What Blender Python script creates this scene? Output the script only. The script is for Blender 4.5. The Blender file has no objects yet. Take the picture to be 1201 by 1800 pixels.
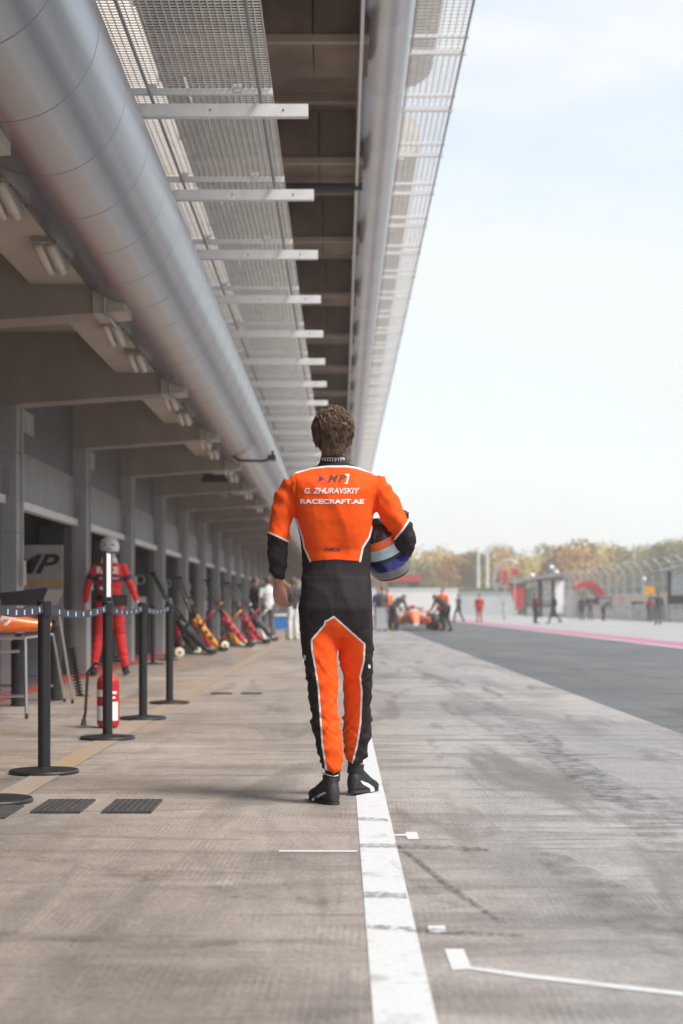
import bpy, bmesh, math, random
import numpy as np
from mathutils import Vector, Matrix, noise
from mathutils.bvhtree import BVHTree
random.seed(7); rng = np.random.default_rng(7)
R = math.radians
S = bpy.context.scene
# ------------------------------------------------------------------ camera
F = 2800.0; VX = 600.5; HY = 1068.0; EYE = 0.91          # focal length in px of the 1201x1800 picture
cd = bpy.data.cameras.new('camera'); cam = bpy.data.objects.new('camera', cd); S.collection.objects.link(cam); S.camera = cam
cam.location = (0, 0, EYE); cam.rotation_euler = (R(90), 0, 0)
cd.sensor_fit = 'VERTICAL'; cd.sensor_height = 36; cd.lens = F/1800*36; cd.shift_y = (HY-900)/1800
cd.clip_start = .05; cd.clip_end = 4000
cd.dof.use_dof = True; cd.dof.focus_distance = 7.45; cd.dof.aperture_fstop = 2.8
# ------------------------------------------------------------------ world
W = bpy.data.worlds.new('World'); S.world = W; W.use_nodes = True
nt = W.node_tree; nt.nodes.clear(); N = nt.nodes.new; L = nt.links.new
SUN_EL, SUN_AZ = 52, 122          # azimuth clockwise from +Y (to the right and slightly behind the camera)
sky = N('ShaderNodeTexSky'); sky.sky_type = 'NISHITA'; sky.sun_disc = False
sky.sun_elevation = R(SUN_EL); sky.sun_rotation = R(SUN_AZ); sky.dust_density = 1.0; sky.air_density = 1.0; sky.ozone_density = .6
bg1 = N('ShaderNodeBackground'); bg1.inputs[1].default_value = .11; L(sky.outputs[0], bg1.inputs[0])
tc = N('ShaderNodeTexCoord'); mp = N('ShaderNodeMapping'); mp.inputs['Scale'].default_value = (1.1, 1.1, 3.2); mp.inputs['Location'].default_value = (.35, .1, .18)
L(tc.outputs['Generated'], mp.inputs[0])
nz = N('ShaderNodeTexNoise'); nz.inputs['Scale'].default_value = 2.6; nz.inputs['Detail'].default_value = 7; nz.inputs['Roughness'].default_value = .52; nz.inputs['Distortion'].default_value = .3
L(mp.outputs[0], nz.inputs['Vector'])
cr = N('ShaderNodeMapRange'); cr.inputs[1].default_value = .32; cr.inputs[2].default_value = .60; cr.inputs[3].default_value = .40; cr.inputs[4].default_value = 1.0
L(nz.outputs['Fac'], cr.inputs[0])
bg2 = N('ShaderNodeBackground'); bg2.inputs[0].default_value = (.95, .985, 1.0, 1); bg2.inputs[1].default_value = .405
mx = N('ShaderNodeMixShader'); L(cr.outputs[0], mx.inputs[0]); L(bg1.outputs[0], mx.inputs[1]); L(bg2.outputs[0], mx.inputs[2])
wo = N('ShaderNodeOutputWorld'); L(mx.outputs[0], wo.inputs[0])
# ------------------------------------------------------------------ sun
sd = bpy.data.lights.new('sun', 'SUN'); sd.energy = 2.1; sd.angle = R(21); sd.color = (1, .95, .88)
so = bpy.data.objects.new('sun', sd); S.collection.objects.link(so)
az, el = R(SUN_AZ), R(SUN_EL)
so.rotation_euler = Vector((math.sin(az)*math.cos(el), math.cos(az)*math.cos(el), math.sin(el))).to_track_quat('Z', 'Y').to_euler()
S.view_settings.view_transform = 'Standard'; S.view_settings.look = 'None'; S.view_settings.gamma = 1
S.view_settings.exposure = 1.3; S.view_settings.use_curve_mapping = False
S.cycles.max_bounces = 6; S.cycles.sample_clamp_indirect = 6

# ------------------------------------------------------------------ materials
def _mat(name):
    m = bpy.data.materials.new(name); m.use_nodes = True
    return m, m.node_tree, m.node_tree.nodes['Principled BSDF']
def mat(name, col, rough=.6, metal=0, var=.15, scale=4, bump=0, bscale=60, col2=None, stretch=(1,1,1), spec=None, coat=0):
    m, t, b = _mat(name); n = t.nodes.new; l = t.links.new
    tcn = n('ShaderNodeTexCoord'); mpn = n('ShaderNodeMapping'); mpn.inputs['Scale'].default_value = stretch; l(tcn.outputs['Object'], mpn.inputs[0])
    nn = n('ShaderNodeTexNoise'); nn.inputs['Scale'].default_value = scale; nn.inputs['Detail'].default_value = 5; l(mpn.outputs[0], nn.inputs['Vector'])
    rr = n('ShaderNodeMapRange'); rr.inputs[1].default_value = .3; rr.inputs[2].default_value = .7; l(nn.outputs['Fac'], rr.inputs[0])
    mixn = n('ShaderNodeMix'); mixn.data_type = 'RGBA'; l(rr.outputs[0], mixn.inputs[0])
    c1 = [c*(1-var) for c in col]; c2 = col2 or [min(1, c*(1+var)) for c in col]
    mixn.inputs[6].default_value = (*c1, 1); mixn.inputs[7].default_value = (*c2, 1)
    l(mixn.outputs[2], b.inputs['Base Color'])
    b.inputs['Roughness'].default_value = rough; b.inputs['Metallic'].default_value = metal
    if spec is not None: b.inputs['Specular IOR Level'].default_value = spec
    if coat: b.inputs['Coat Weight'].default_value = coat; b.inputs['Coat Roughness'].default_value = .15
    if bump:
        n2 = n('ShaderNodeTexNoise'); n2.inputs['Scale'].default_value = bscale; n2.inputs['Detail'].default_value = 4; l(mpn.outputs[0], n2.inputs['Vector'])
        bp = n('ShaderNodeBump'); bp.inputs['Strength'].default_value = bump; bp.inputs['Distance'].default_value = .01
        l(n2.outputs['Fac'], bp.inputs['Height']); l(bp.outputs[0], b.inputs['Normal'])
    return m

def ground_mat(name, cA, cB, cDark, darkamt, rough, grooves):
    m, t, b = _mat(name); n = t.nodes.new; l = t.links.new
    tcn = n('ShaderNodeTexCoord')
    def nz_(scale, st, detail=6, dist=0, loc=(0,0,0), rot=0):
        mp_ = n('ShaderNodeMapping'); mp_.inputs['Scale'].default_value = st; mp_.inputs['Location'].default_value = loc; mp_.inputs['Rotation'].default_value = (0,0,rot)
        l(tcn.outputs['Object'], mp_.inputs[0])
        x = n('ShaderNodeTexNoise'); x.inputs['Scale'].default_value = scale; x.inputs['Detail'].default_value = detail; x.inputs['Distortion'].default_value = dist
        l(mp_.outputs[0], x.inputs['Vector']); return x.outputs['Fac']
    def rng_(s, a, c, lo=0, hi=1):
        x = n('ShaderNodeMapRange'); x.inputs[1].default_value = a; x.inputs[2].default_value = c; x.inputs[3].default_value = lo; x.inputs[4].default_value = hi; l(s, x.inputs[0]); return x.outputs[0]
    def mix(f, a, c):
        x = n('ShaderNodeMix'); x.data_type = 'RGBA'; l(f, x.inputs[0])
        for s, i in ((a, 6), (c, 7)):
            if isinstance(s, tuple): x.inputs[i].default_value = (*s, 1)
            else: l(s, x.inputs[i])
        return x.outputs[2]
    def mul(a, c):
        x = n('ShaderNodeMath'); x.operation = 'MULTIPLY'
        for s, i in ((a, 0), (c, 1)):
            if isinstance(s, (int, float)): x.inputs[i].default_value = s
            else: l(s, x.inputs[i])
        return x.outputs[0]
    base = mix(rng_(nz_(.55, (1, .5, 1)), .35, .65), cA, cB)
    # stains, tyre rubber dragged along the lane and across it
    st1 = rng_(nz_(1.3, (1, .22, 1), 7, .8, (3, 1, 0), .12), .50, .72)
    st2 = rng_(nz_(1.7, (.35, 1.6, 1), 7, .5, (9, 4, 0), .1), .52, .70)
    st3 = rng_(nz_(.35, (1, .45, 1), 4, .5, (1, 7, 0)), .42, .62)
    base = mix(mul(st1, darkamt), base, cDark); base = mix(mul(st2, darkamt*.9), base, cDark)
    base = mix(mul(st3, darkamt*.55), base, cDark)
    st4 = rng_(nz_(3.2, (.30, 1.5, 1), 8, 1.2, (13, 2, 0), .25), .54, .64); base = mix(mul(st4, darkamt*.7), base, cDark)
    st5 = rng_(nz_(2.1, (1.2, .16, 1), 8, 1.0, (4, 12, 0), -.18), .56, .66); base = mix(mul(st5, darkamt*.8), base, cDark)
    pale = rng_(nz_(1.4, (.5, 1, 1), 7, .8, (21, 3, 0)), .55, .72); base = mix(mul(pale, .35), base, tuple(min(1, c*1.3) for c in cB))
    fine = mul(rng_(nz_(55, (1, .5, 1), 4), .3, .7, .84, 1.10), rng_(nz_(11, (1, .5, 1), 6), .3, .7, .88, 1.08))
    sep = n('ShaderNodeSeparateXYZ'); l(tcn.outputs['Object'], sep.inputs[0])
    hgt = fine
    if grooves:
        # brushed grooves along the lane in some fields, across it in others
        def wave(ang, scale):
            mp_ = n('ShaderNodeMapping'); mp_.inputs['Rotation'].default_value = (0,0,ang); l(tcn.outputs['Object'], mp_.inputs[0])
            wv = n('ShaderNodeTexWave'); wv.inputs['Scale'].default_value = scale; wv.inputs['Distortion'].default_value = 2.2; wv.inputs['Detail'].default_value = 2; wv.inputs['Detail Scale'].default_value = 3
            l(mp_.outputs[0], wv.inputs[0]); return wv.outputs['Fac']
        g1 = wave(.02, 15); g2 = wave(math.pi/2, 11)
        fld = rng_(nz_(1.1, (1, .6, 1), 2, .3, (5, 5, 0)), .45, .55)
        mxx = n('ShaderNodeMix'); mxx.data_type = 'FLOAT'; l(fld, mxx.inputs[0]); l(g1, mxx.inputs[2]); l(g2, mxx.inputs[3])
        gg = rng_(mxx.outputs[0], 0, 1, .93, 1.05)
        brk = rng_(nz_(3.5, (1, 1, 1), 4), .35, .6)
        m2 = n('ShaderNodeMix'); m2.data_type = 'FLOAT'; l(brk, m2.inputs[0]); m2.inputs[2].default_value = 1.0; l(gg, m2.inputs[3])
        hgt = mul(fine, m2.outputs[0])
        # orange rust stains and faded yellow paint by the garages
        rs = mul(rng_(nz_(.9, (1, .6, 1), 6, .4, (2, 8, 0)), .50, .66), rng_(sep.outputs['X'], -1.0, -1.9))
        base = mix(mul(rs, .55), base, (.36, .21, .115))
        # concrete colour turns cooler and greyer across the white line, toward the right
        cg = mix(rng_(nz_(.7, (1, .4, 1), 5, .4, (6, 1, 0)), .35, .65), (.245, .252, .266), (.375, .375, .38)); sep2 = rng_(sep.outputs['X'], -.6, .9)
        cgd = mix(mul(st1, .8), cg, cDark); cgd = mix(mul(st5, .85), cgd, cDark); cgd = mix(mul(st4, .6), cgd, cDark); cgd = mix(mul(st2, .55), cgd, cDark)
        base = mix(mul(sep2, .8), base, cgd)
    hv = n('ShaderNodeHueSaturation'); l(base, hv.inputs['Color']); l(hgt, hv.inputs['Value']); l(hv.outputs[0], b.inputs['Base Color'])
    rgh = rng_(st1, 0, 1, rough, rough-.12); l(rgh, b.inputs['Roughness'])
    bp = n('ShaderNodeBump'); bp.inputs['Strength'].default_value = .9; bp.inputs['Distance'].default_value = .005; l(hgt, bp.inputs['Height']); l(bp.outputs[0], b.inputs['Normal'])
    return m

def paint_mat(name, col, wear_col, wear=.5, scale=3, st=(1,1,1)):
    """road paint, worn through in patches by tyre rubber"""
    m, t, b = _mat(name); n = t.nodes.new; l = t.links.new
    tcn = n('ShaderNodeTexCoord'); mp_ = n('ShaderNodeMapping'); mp_.inputs['Scale'].default_value = st; l(tcn.outputs['Object'], mp_.inputs[0])
    a = n('ShaderNodeTexNoise'); a.inputs['Scale'].default_value = scale; a.inputs['Detail'].default_value = 8; a.inputs['Roughness'].default_value = .62; l(mp_.outputs[0], a.inputs['Vector'])
    r = n('ShaderNodeMapRange'); r.inputs[1].default_value = 1-wear; r.inputs[2].default_value = 1-wear+.12; l(a.outputs['Fac'], r.inputs[0])
    mm = n('ShaderNodeMix'); mm.data_type = 'RGBA'; l(r.outputs[0], mm.inputs[0]); mm.inputs[6].default_value = (*col, 1); mm.inputs[7].default_value = (*wear_col, 1)
    a2 = n('ShaderNodeTexNoise'); a2.inputs['Scale'].default_value = 46; a2.inputs['Detail'].default_value = 6; a2.inputs['Roughness'].default_value = .75; l(tcn.outputs['Object'], a2.inputs['Vector'])
    r2 = n('ShaderNodeMapRange'); r2.inputs[1].default_value = .56; r2.inputs[2].default_value = .66; l(a2.outputs['Fac'], r2.inputs[0])
    m3 = n('ShaderNodeMix'); m3.data_type = 'RGBA'; l(r2.outputs[0], m3.inputs[0]); l(mm.outputs[2], m3.inputs[6]); m3.inputs[7].default_value = (*wear_col, 1)
    l(m3.outputs[2], b.inputs['Base Color']); b.inputs['Roughness'].default_value = .6
    return m

M = {}
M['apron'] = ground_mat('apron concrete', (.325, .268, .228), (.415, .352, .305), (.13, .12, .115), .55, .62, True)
M['asphalt'] = ground_mat('asphalt', (.078, .084, .09), (.13, .136, .142), (.045, .045, .048), .75, .6, False)
M['lane2'] = ground_mat('far lane concrete', (.30, .30, .30), (.38, .38, .38), (.2, .2, .2), .4, .6, False)
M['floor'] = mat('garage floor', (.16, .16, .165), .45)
M['earth'] = mat('grass verge', (.10, .12, .06), .9, var=.4, scale=.2)
M['white_paint'] = paint_mat('white line paint', (.60, .62, .64), (.40, .39, .38), .43, 5, (1, .8, 1))
M['pink'] = paint_mat('pink line paint', (.36, .12, .20), (.32, .20, .24), .46, 1.5)
M['yellow_worn'] = paint_mat('worn yellow paint', (.37, .255, .135), (.33, .27, .225), .60, 2, (1, .5, 1))
M['red_floor'] = paint_mat('red floor paint', (.42, .06, .055), (.30, .17, .15), .45, 2)
M['rubber_mark'] = paint_mat('rubber mark', (.10, .10, .105), (.32, .30, .29), .50, 24, (1, 1, 1))
def streak_mat(lo=.42, hi=.66, top=.75, sc=38):
    m, t, b = _mat('rubber streak'); n = t.nodes.new; l = t.links.new
    tcn = n('ShaderNodeTexCoord'); a = n('ShaderNodeTexNoise'); a.inputs['Scale'].default_value = sc; a.inputs['Detail'].default_value = 6; a.inputs['Roughness'].default_value = .7; l(tcn.outputs['Object'], a.inputs['Vector'])
    r_ = n('ShaderNodeMapRange'); r_.inputs[1].default_value = lo; r_.inputs[2].default_value = hi; r_.inputs[4].default_value = top; l(a.outputs['Fac'], r_.inputs[0]); l(r_.outputs[0], b.inputs['Alpha'])
    b.inputs['Base Color'].default_value = (.06, .06, .065, 1); b.inputs['Roughness'].default_value = .8; return m
M['rubber_mark'] = streak_mat(); M['rubber_soft'] = streak_mat(.42, .80, .42, 7)
M['beam'] = mat('painted beam concrete', (.31, .27, .24), .85, var=.16, scale=1.5, bump=.2, bscale=25)
M['soffit'] = mat('cast soffit', (.44, .39, .34), .85, var=.14, scale=1.2, bump=.2, bscale=18)
M['tipc'] = mat('pale render', (.47, .43, .39), .85, var=.08)
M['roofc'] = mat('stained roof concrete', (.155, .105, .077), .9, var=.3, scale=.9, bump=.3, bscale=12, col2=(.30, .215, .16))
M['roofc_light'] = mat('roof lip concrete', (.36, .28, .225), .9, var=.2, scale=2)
M['col'] = mat('grey column cladding', (.34, .345, .355), .55, var=.10, scale=2)
M['dark_panel'] = mat('dark upper panel', (.135, .135, .14), .45, var=.12)
M['grey_panel'] = mat('grey shutter panel', (.28, .285, .29), .5, var=.12, scale=3)
M['white_metal'] = mat('white coated steel', (.74, .74, .745), .5, var=.07, scale=9)
M['galv'] = mat('galvanised grating', (.60, .585, .56), .45, .15, var=.12, scale=6)
M['rail'] = mat('grey steel rail', (.33, .345, .355), .45, .3, var=.1)
M['cream'] = mat('cream facade', (.90, .82, .76), .8, var=.06, scale=2)
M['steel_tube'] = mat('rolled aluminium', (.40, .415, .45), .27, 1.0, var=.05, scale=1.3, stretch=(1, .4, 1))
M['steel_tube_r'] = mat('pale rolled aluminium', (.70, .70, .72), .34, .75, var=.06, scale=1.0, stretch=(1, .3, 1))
M['black'] = mat('black powder coat', (.018, .018, .02), .42, var=.1)
M['black_rubber'] = mat('black rubber', (.03, .03, .032), .75, var=.1)
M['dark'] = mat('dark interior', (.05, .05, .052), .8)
M['tyre'] = mat('tyre rubber', (.035, .035, .038), .6, var=.2)
M['lens'] = mat('prismatic lamp cover', (.55, .50, .45), .3, var=.08)
M['lampgrey'] = mat('lamp housing', (.38, .37, .35), .5)
M['skin'] = mat('skin', (.52, .27, .20), .5, var=.12, scale=9)
M['hair'] = mat('brown hair', (.105, .060, .038), .5, var=.35, scale=45, col2=(.25, .155, .105))
M['hair_base'] = mat('brown hair underneath', (.055, .032, .022), .7, var=.3, scale=30)
M['knit'] = mat('black knit', (.022, .019, .021), .85, var=.15, scale=30, bump=.3, bscale=200)
M['shoe'] = mat('black suede', (.022, .022, .024), .6, var=.3, scale=20)
M['orange_gloss'] = mat('orange bodywork', (.86, .16, .015), .3, var=.04, coat=.4)
M['carbon'] = mat('carbon black', (.025, .025, .028), .3, var=.1)
M['red'] = mat('red paint', (.46, .022, .02), .35, var=.06)
M['red_cloth'] = mat('red overall cloth', (.68, .022, .028), .8, var=.1, scale=8)
M['navy'] = mat('navy band cloth', (.03, .03, .06), .8)
M['white'] = mat('white plastic', (.84, .84, .84), .4, var=.04)
M['whitecloth'] = mat('white cotton', (.76, .76, .77), .85, var=.05)
M['darkcloth'] = mat('dark cloth', (.035, .036, .042), .85, var=.2)
M['greycloth'] = mat('grey cloth', (.12, .12, .125), .85, var=.15)
M['orangecloth'] = mat('orange cloth', (.85, .17, .03), .8)
M['bluecloth'] = mat('blue cloth', (.05, .10, .30), .8)
M['maroon'] = mat('maroon cloth', (.20, .03, .05), .8)
M['creamwheel'] = mat('cream wheel plastic', (.72, .66, .48), .5)
M['amber'] = mat('amber paint', (.80, .33, .03), .4)
M['crimson'] = mat('crimson paint', (.62, .04, .09), .4)
M['chrome'] = mat('steel leg', (.55, .55, .56), .3, .9)
M['blue'] = mat('blue crate plastic', (.03, .20, .55), .5)
M['belt'] = mat('navy webbing', (.03, .034, .05), .75)
M['logo_pale'] = mat('pale woven mark', (.55, .60, .72), .7)
M['drain'] = mat('cast iron', (.085, .08, .08), .6, .3, var=.3, scale=20)
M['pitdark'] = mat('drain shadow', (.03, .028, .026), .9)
M['conc_wall'] = mat('pale concrete wall', (.66, .65, .63), .8, var=.06, scale=.3)
M['grey_wall'] = mat('grey concrete wall', (.42, .44, .45), .8, var=.08, scale=.3)
M['bark'] = mat('bark', (.16, .12, .09), .9)
M['fence'] = mat('galvanised fence', (.42, .43, .44), .5, .2)
M['gloss_blue'] = mat('iridescent visor', (.03, .09, .40), .12, .6, var=.5, scale=16, col2=(.12, .10, .42))
M['ink_dark'] = mat('dark maroon print', (.11, .03, .025), .7)
M['ink_red'] = mat('red print', (.72, .055, .02), .7)
M['ink_white'] = mat('white print', (.80, .78, .78), .7)
M['ink_black'] = mat('black print', (.03, .02, .02), .7)
M['display'] = mat('display panel', (.42, .41, .40), .6)
M['glass'] = mat('dull glass', (.30, .33, .35), .15, .2)
M['brownduct'] = mat('grey beige duct', (.62, .60, .56), .6)

# ------------------------------------------------------------------ geometry helpers
ORG = {}
class B:
    def __init__(s, local=False): s.v = []; s.f = []; s.local = local
    def add(s, vs, fs):
        o = len(s.v); s.v += [tuple(p) for p in vs]; s.f += [tuple(i+o for i in q) for q in fs]; return s
    def box(s, x0, x1, y0, y1, z0, z1, m=None):
        vs = [Vector((x, y, z)) for z in (z0, z1) for y in (y0, y1) for x in (x0, x1)]
        if m is not None: vs = [m @ p for p in vs]
        return s.add(vs, [(0,2,3,1), (4,5,7,6), (0,1,5,4), (2,6,7,3), (0,4,6,2), (1,3,7,5)])
    def tube(s, pts, rads, seg=10, ref=Vector((1,0,0)), cap=True, dome=True):
        pts = [Vector(p) for p in pts]; n = len(pts)
        if not isinstance(rads, (list, tuple)): rads = [rads]*n
        vs = []; fs = []; prev = None
        for i, p in enumerate(pts):
            t = (pts[min(i+1, n-1)]-pts[max(i-1, 0)]).normalized()
            r = ref if abs(t.dot(ref)) < .95 else Vector((0,1,0)) if abs(t.y) < .9 else Vector((0,0,1))
            u = (r-t*r.dot(t)).normalized(); w = t.cross(u)
            ra, rb = rads[i] if isinstance(rads[i], (list, tuple)) else (rads[i], rads[i])
            for k in range(seg):
                a = 2*math.pi*k/seg; vs.append(p+u*math.cos(a)*ra+w*math.sin(a)*rb)
        for i in range(n-1):
            for k in range(seg):
                k2 = (k+1) % seg; fs.append((i*seg+k, i*seg+k2, (i+1)*seg+k2, (i+1)*seg+k))
        if cap: fs.append(tuple(reversed(range(seg)))); fs.append(tuple(range((n-1)*seg, n*seg)))
        return s.add(vs, fs)
    def lathe(s, prof, c=(0,0,0), seg=20, m=None):
        vs = []; fs = []; n = len(prof); c = Vector(c)
        for r, z in prof:
            for k in range(seg):
                a = 2*math.pi*k/seg; p = Vector((r*math.cos(a), r*math.sin(a), z))
                vs.append((m @ p if m else p)+c)
        for i in range(n-1):
            for k in range(seg):
                k2 = (k+1) % seg; fs.append((i*seg+k, i*seg+k2, (i+1)*seg+k2, (i+1)*seg+k))
        fs.append(tuple(reversed(range(seg)))); fs.append(tuple(range((n-1)*seg, n*seg)))
        return s.add(vs, fs)
    def ell(s, c, r, seg=14, rings=9, m=None):
        pr = [(max(1e-4, math.sin(math.pi*i/rings)), -math.cos(math.pi*i/rings)) for i in range(rings+1)]
        vs = []; fs = []; c = Vector(c)
        for a_, z in pr:
            for k in range(seg):
                a = 2*math.pi*k/seg; p = Vector((a_*math.cos(a)*r[0], a_*math.sin(a)*r[1], z*r[2])); vs.append((m @ p if m else p)+c)
        for i in range(rings):
            for k in range(seg):
                k2 = (k+1) % seg; fs.append((i*seg+k, i*seg+k2, (i+1)*seg+k2, (i+1)*seg+k))
        fs.append(tuple(reversed(range(seg)))); fs.append(tuple(range(rings*seg, (rings+1)*seg)))
        return s.add(vs, fs)
    def prism(s, poly, y0, y1):          # outline in x,z pushed through y
        n = len(poly); vs = [(x, y0, z) for x, z in poly]+[(x, y1, z) for x, z in poly]
        fs = [tuple(range(n)), tuple(reversed(range(n, 2*n)))]+[(i, i+n, (i+1) % n+n, (i+1) % n) for i in range(n)]
        return s.add(vs, fs)
    def prism_yz(s, poly, x0, x1):
        n = len(poly); vs = [(x0, y, z) for y, z in poly]+[(x1, y, z) for y, z in poly]
        fs = [tuple(range(n)), tuple(reversed(range(n, 2*n)))]+[(i, i+n, (i+1) % n+n, (i+1) % n) for i in range(n)]
        return s.add(vs, fs)
def mkmesh(name, v, f, m, smooth=False, fixn=True):
    me = bpy.data.meshes.new(name); me.from_pydata([tuple(p) for p in v], [], f); me.update()
    if fixn:
        bm = bmesh.new(); bm.from_mesh(me); bmesh.ops.recalc_face_normals(bm, faces=bm.faces); bm.to_mesh(me); bm.free()
    if m is not None: me.materials.append(m)
    if smooth:
        if smooth is True: me.polygons.foreach_set('use_smooth', [True]*len(me.polygons))
        else:
            me.polygons.foreach_set('use_smooth', [True]*len(me.polygons)); me.set_sharp_from_angle(angle=R(smooth))
    return me
def link(name, me, parent=None, kind=None):
    o = bpy.data.objects.new(name, me); S.collection.objects.link(o)
    if parent: o.parent = parent
    if kind: o['kind'] = kind
    return o
def part(name, b, m, parent, smooth=False, label=None, kind=None, fixn=True):
    v = np.array(b.v, dtype=float)
    if not b.local: v = v-np.array(ORG[parent.name])
    o = link(name, mkmesh(name, v, b.f, m, smooth, fixn), parent, kind); ORG[o.name] = ORG[parent.name]
    if label: o['label'] = label
    return o
def tag(o, label=None, cat=None, group=None, kind=None):
    for k, x in (('label', label), ('category', cat), ('group', group), ('kind', kind)):
        if x: o[k] = x
    return o
def thing(name, label, cat, loc=(0,0,0), rz=0, group=None):
    o = bpy.data.objects.new(name, None); S.collection.objects.link(o); o.location = loc; o.rotation_euler = (0,0,rz); o.empty_display_size = .2
    ORG[o.name] = tuple(loc); return tag(o, label, cat, group)
def solo(name, b, m, label, cat, group=None, smooth=False, kind=None):
    v = np.array(b.v, dtype=float); org = np.array([(v[:,0].min()+v[:,0].max())/2, (v[:,1].min()+v[:,1].max())/2, v[:,2].min()])
    o = link(name, mkmesh(name, v-org, b.f, m, smooth)); o.location = org; ORG[o.name] = tuple(org); return tag(o, label, cat, group, kind)
def struct(name, b, m, smooth=False):
    o = link(name, mkmesh(name, b.v, b.f, m, smooth)); o['kind'] = 'structure'; ORG[o.name] = (0,0,0); return o
def copy_tree(o, parent=None):
    c = o.copy(); S.collection.objects.link(c)
    if parent: c.parent = parent
    for ch in o.children: copy_tree(ch, c)
    ORG[c.name] = ORG.get(o.name, (0,0,0)); return c
def inst(name, me, parent, loc, kind=None):
    o = link(name, me, parent, kind); o.location = Vector(loc)-Vector(ORG[parent.name]); ORG[o.name] = ORG[parent.name]; return o
def P(px, py, Y): return Vector(((px-VX)*Y/F, Y, EYE-(py-HY)*Y/F))
def remesh(b, vox, sm=3, name='m'):
    """closed shapes merged into one continuous surface; returns verts, faces (numpy)"""
    me = mkmesh(name, b.v, b.f, None); o = bpy.data.objects.new('tmp', me); S.collection.objects.link(o)
    md = o.modifiers.new('r', 'REMESH'); md.mode = 'VOXEL'; md.voxel_size = vox
    dg = bpy.context.evaluated_depsgraph_get(); dg.update()
    e = o.evaluated_get(dg); m2 = e.to_mesh()
    n = len(m2.vertices); v = np.empty(n*3); m2.vertices.foreach_get('co', v); v = v.reshape(-1, 3)
    f = [tuple(p.vertices) for p in m2.polygons]
    ed = np.empty(len(m2.edges)*2, dtype=np.int64); m2.edges.foreach_get('vertices', ed); ed = ed.reshape(-1, 2)
    e.to_mesh_clear(); bpy.data.objects.remove(o); bpy.data.meshes.remove(me)
    cnt = np.bincount(ed.ravel(), minlength=n)[:, None].clip(1)
    for _ in range(sm):
        a = np.zeros_like(v)
        for c in range(3): a[:, c] = np.bincount(ed[:,0], v[ed[:,1], c], n)+np.bincount(ed[:,1], v[ed[:,0], c], n)
        v = v*.4+a/cnt*.6
    return v, f
def text_geo(s, size, shear=0, off=0, xs=1):
    c = bpy.data.curves.new('t', 'FONT'); c.body = s; c.size = size; c.shear = shear; c.offset = off; c.align_x = 'CENTER'; c.align_y = 'CENTER'; c.resolution_u = 4
    o = bpy.data.objects.new('t', c); S.collection.objects.link(o)
    dg = bpy.context.evaluated_depsgraph_get(); dg.update(); me = bpy.data.meshes.new_from_object(o.evaluated_get(dg))
    bm = bmesh.new(); bm.from_mesh(me); bmesh.ops.triangulate(bm, faces=bm.faces)
    bmesh.ops.remove_doubles(bm, verts=bm.verts, dist=1e-6)
    for _ in range(3):
        lg = [e for e in bm.edges if e.calc_length() > size*.45]
        if lg: bmesh.ops.subdivide_edges(bm, edges=lg, cuts=1); bmesh.ops.triangulate(bm, faces=bm.faces)
    v = [(p.co.x*xs, p.co.y) for p in bm.verts]; f = [tuple(q.index for q in p.verts) for p in bm.faces]; bm.free()
    bpy.data.objects.remove(o); bpy.data.meshes.remove(me); bpy.data.curves.remove(c); return v, f
def flat_text(name, s, size, m, parent, place, **kw):
    """place(x, y) -> point in local coordinates"""
    v, f = text_geo(s, size, **kw); b = B(True); b.add([place(x, y) for x, y in v], f); return part(name, b, m, parent, fixn=False)

# ================================================================== SETTING
Y0, Y1 = -10, 132
def sheet(name, x0, x1, y0, y1, z, m): b = B(); b.add([(x0,y0,z), (x1,y0,z), (x1,y1,z), (x0,y1,z)], [(0,1,2,3)]); return struct(name, b, m)
sheet('ground', -1500, 1500, -600, 3000, -.03, M['earth'])
sheet('pit_road', 2.45, 60, -60, 330, -.008, M['asphalt'])
sheet('far_lane', 8.9, 21.6, -60, 330, -.004, M['lane2'])
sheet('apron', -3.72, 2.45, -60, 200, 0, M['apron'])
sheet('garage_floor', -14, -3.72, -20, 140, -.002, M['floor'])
sheet('pink_line', 7.75, 8.9, -60, 330, 0, M['pink'])
sheet('pink_line_edge', 7.6, 7.75, -60, 330, 0.0005, M['white_paint'])
sheet('white_line', .07, .21, -30, 190, .0025, M['white_paint'])
sheet('yellow_line', -1.68, -1.52, -20, 130, .004, M['yellow_worn'])
sheet('red_kerb_strip', -3.72, -3.30, 4, 130, .004, M['red_floor'])
def quad_px(name, pts, m, z=.002):
    b = B(); vs = []
    for px, py in pts:
        Y = EYE*F/(py-HY); vs.append(((px-VX)*Y/F, Y, z))
    b.add(vs, [tuple(range(len(vs)))]); return struct(name, b, m)
quad_px('thin_white_mark', [(490,1495), (628,1495.5), (628,1498.5), (490,1498)], M['white_paint'])
quad_px('box_mark', [(692,1467), (713,1466.5), (714,1463), (733,1463), (737,1476), (717,1476), (714,1470), (692,1470)], M['white_paint'])
quad_px('box_mark', [(752,1628), (782,1628), (785,1640), (754,1641)], M['white_paint'])
quad_px('box_corner_mark', [(781,1669), (815,1669), (828,1700), (920,1712), (1040,1726), (1201,1745), (1201,1752), (1035,1733), (915,1719), (826,1705), (795,1706)], M['white_paint'])
quad_px('rubber_streak', [(637,1569), (714,1572), (716,1581), (640,1580)], M['rubber_mark'], .0045)
quad_px('rubber_streak', [(633,1484), (700,1485), (860,1492), (860,1497), (700,1492), (634,1491)], M['rubber_mark'], .005)
quad_px('rubber_streak', [(645,1627), (752,1633), (790,1636), (920,1645), (920,1648), (785,1644), (646,1634)], M['rubber_mark'], .0045)
quad_px('rubber_streak', [(628,1437), (682,1440), (683,1446), (628,1443)], M['rubber_mark'], .0045)
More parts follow.
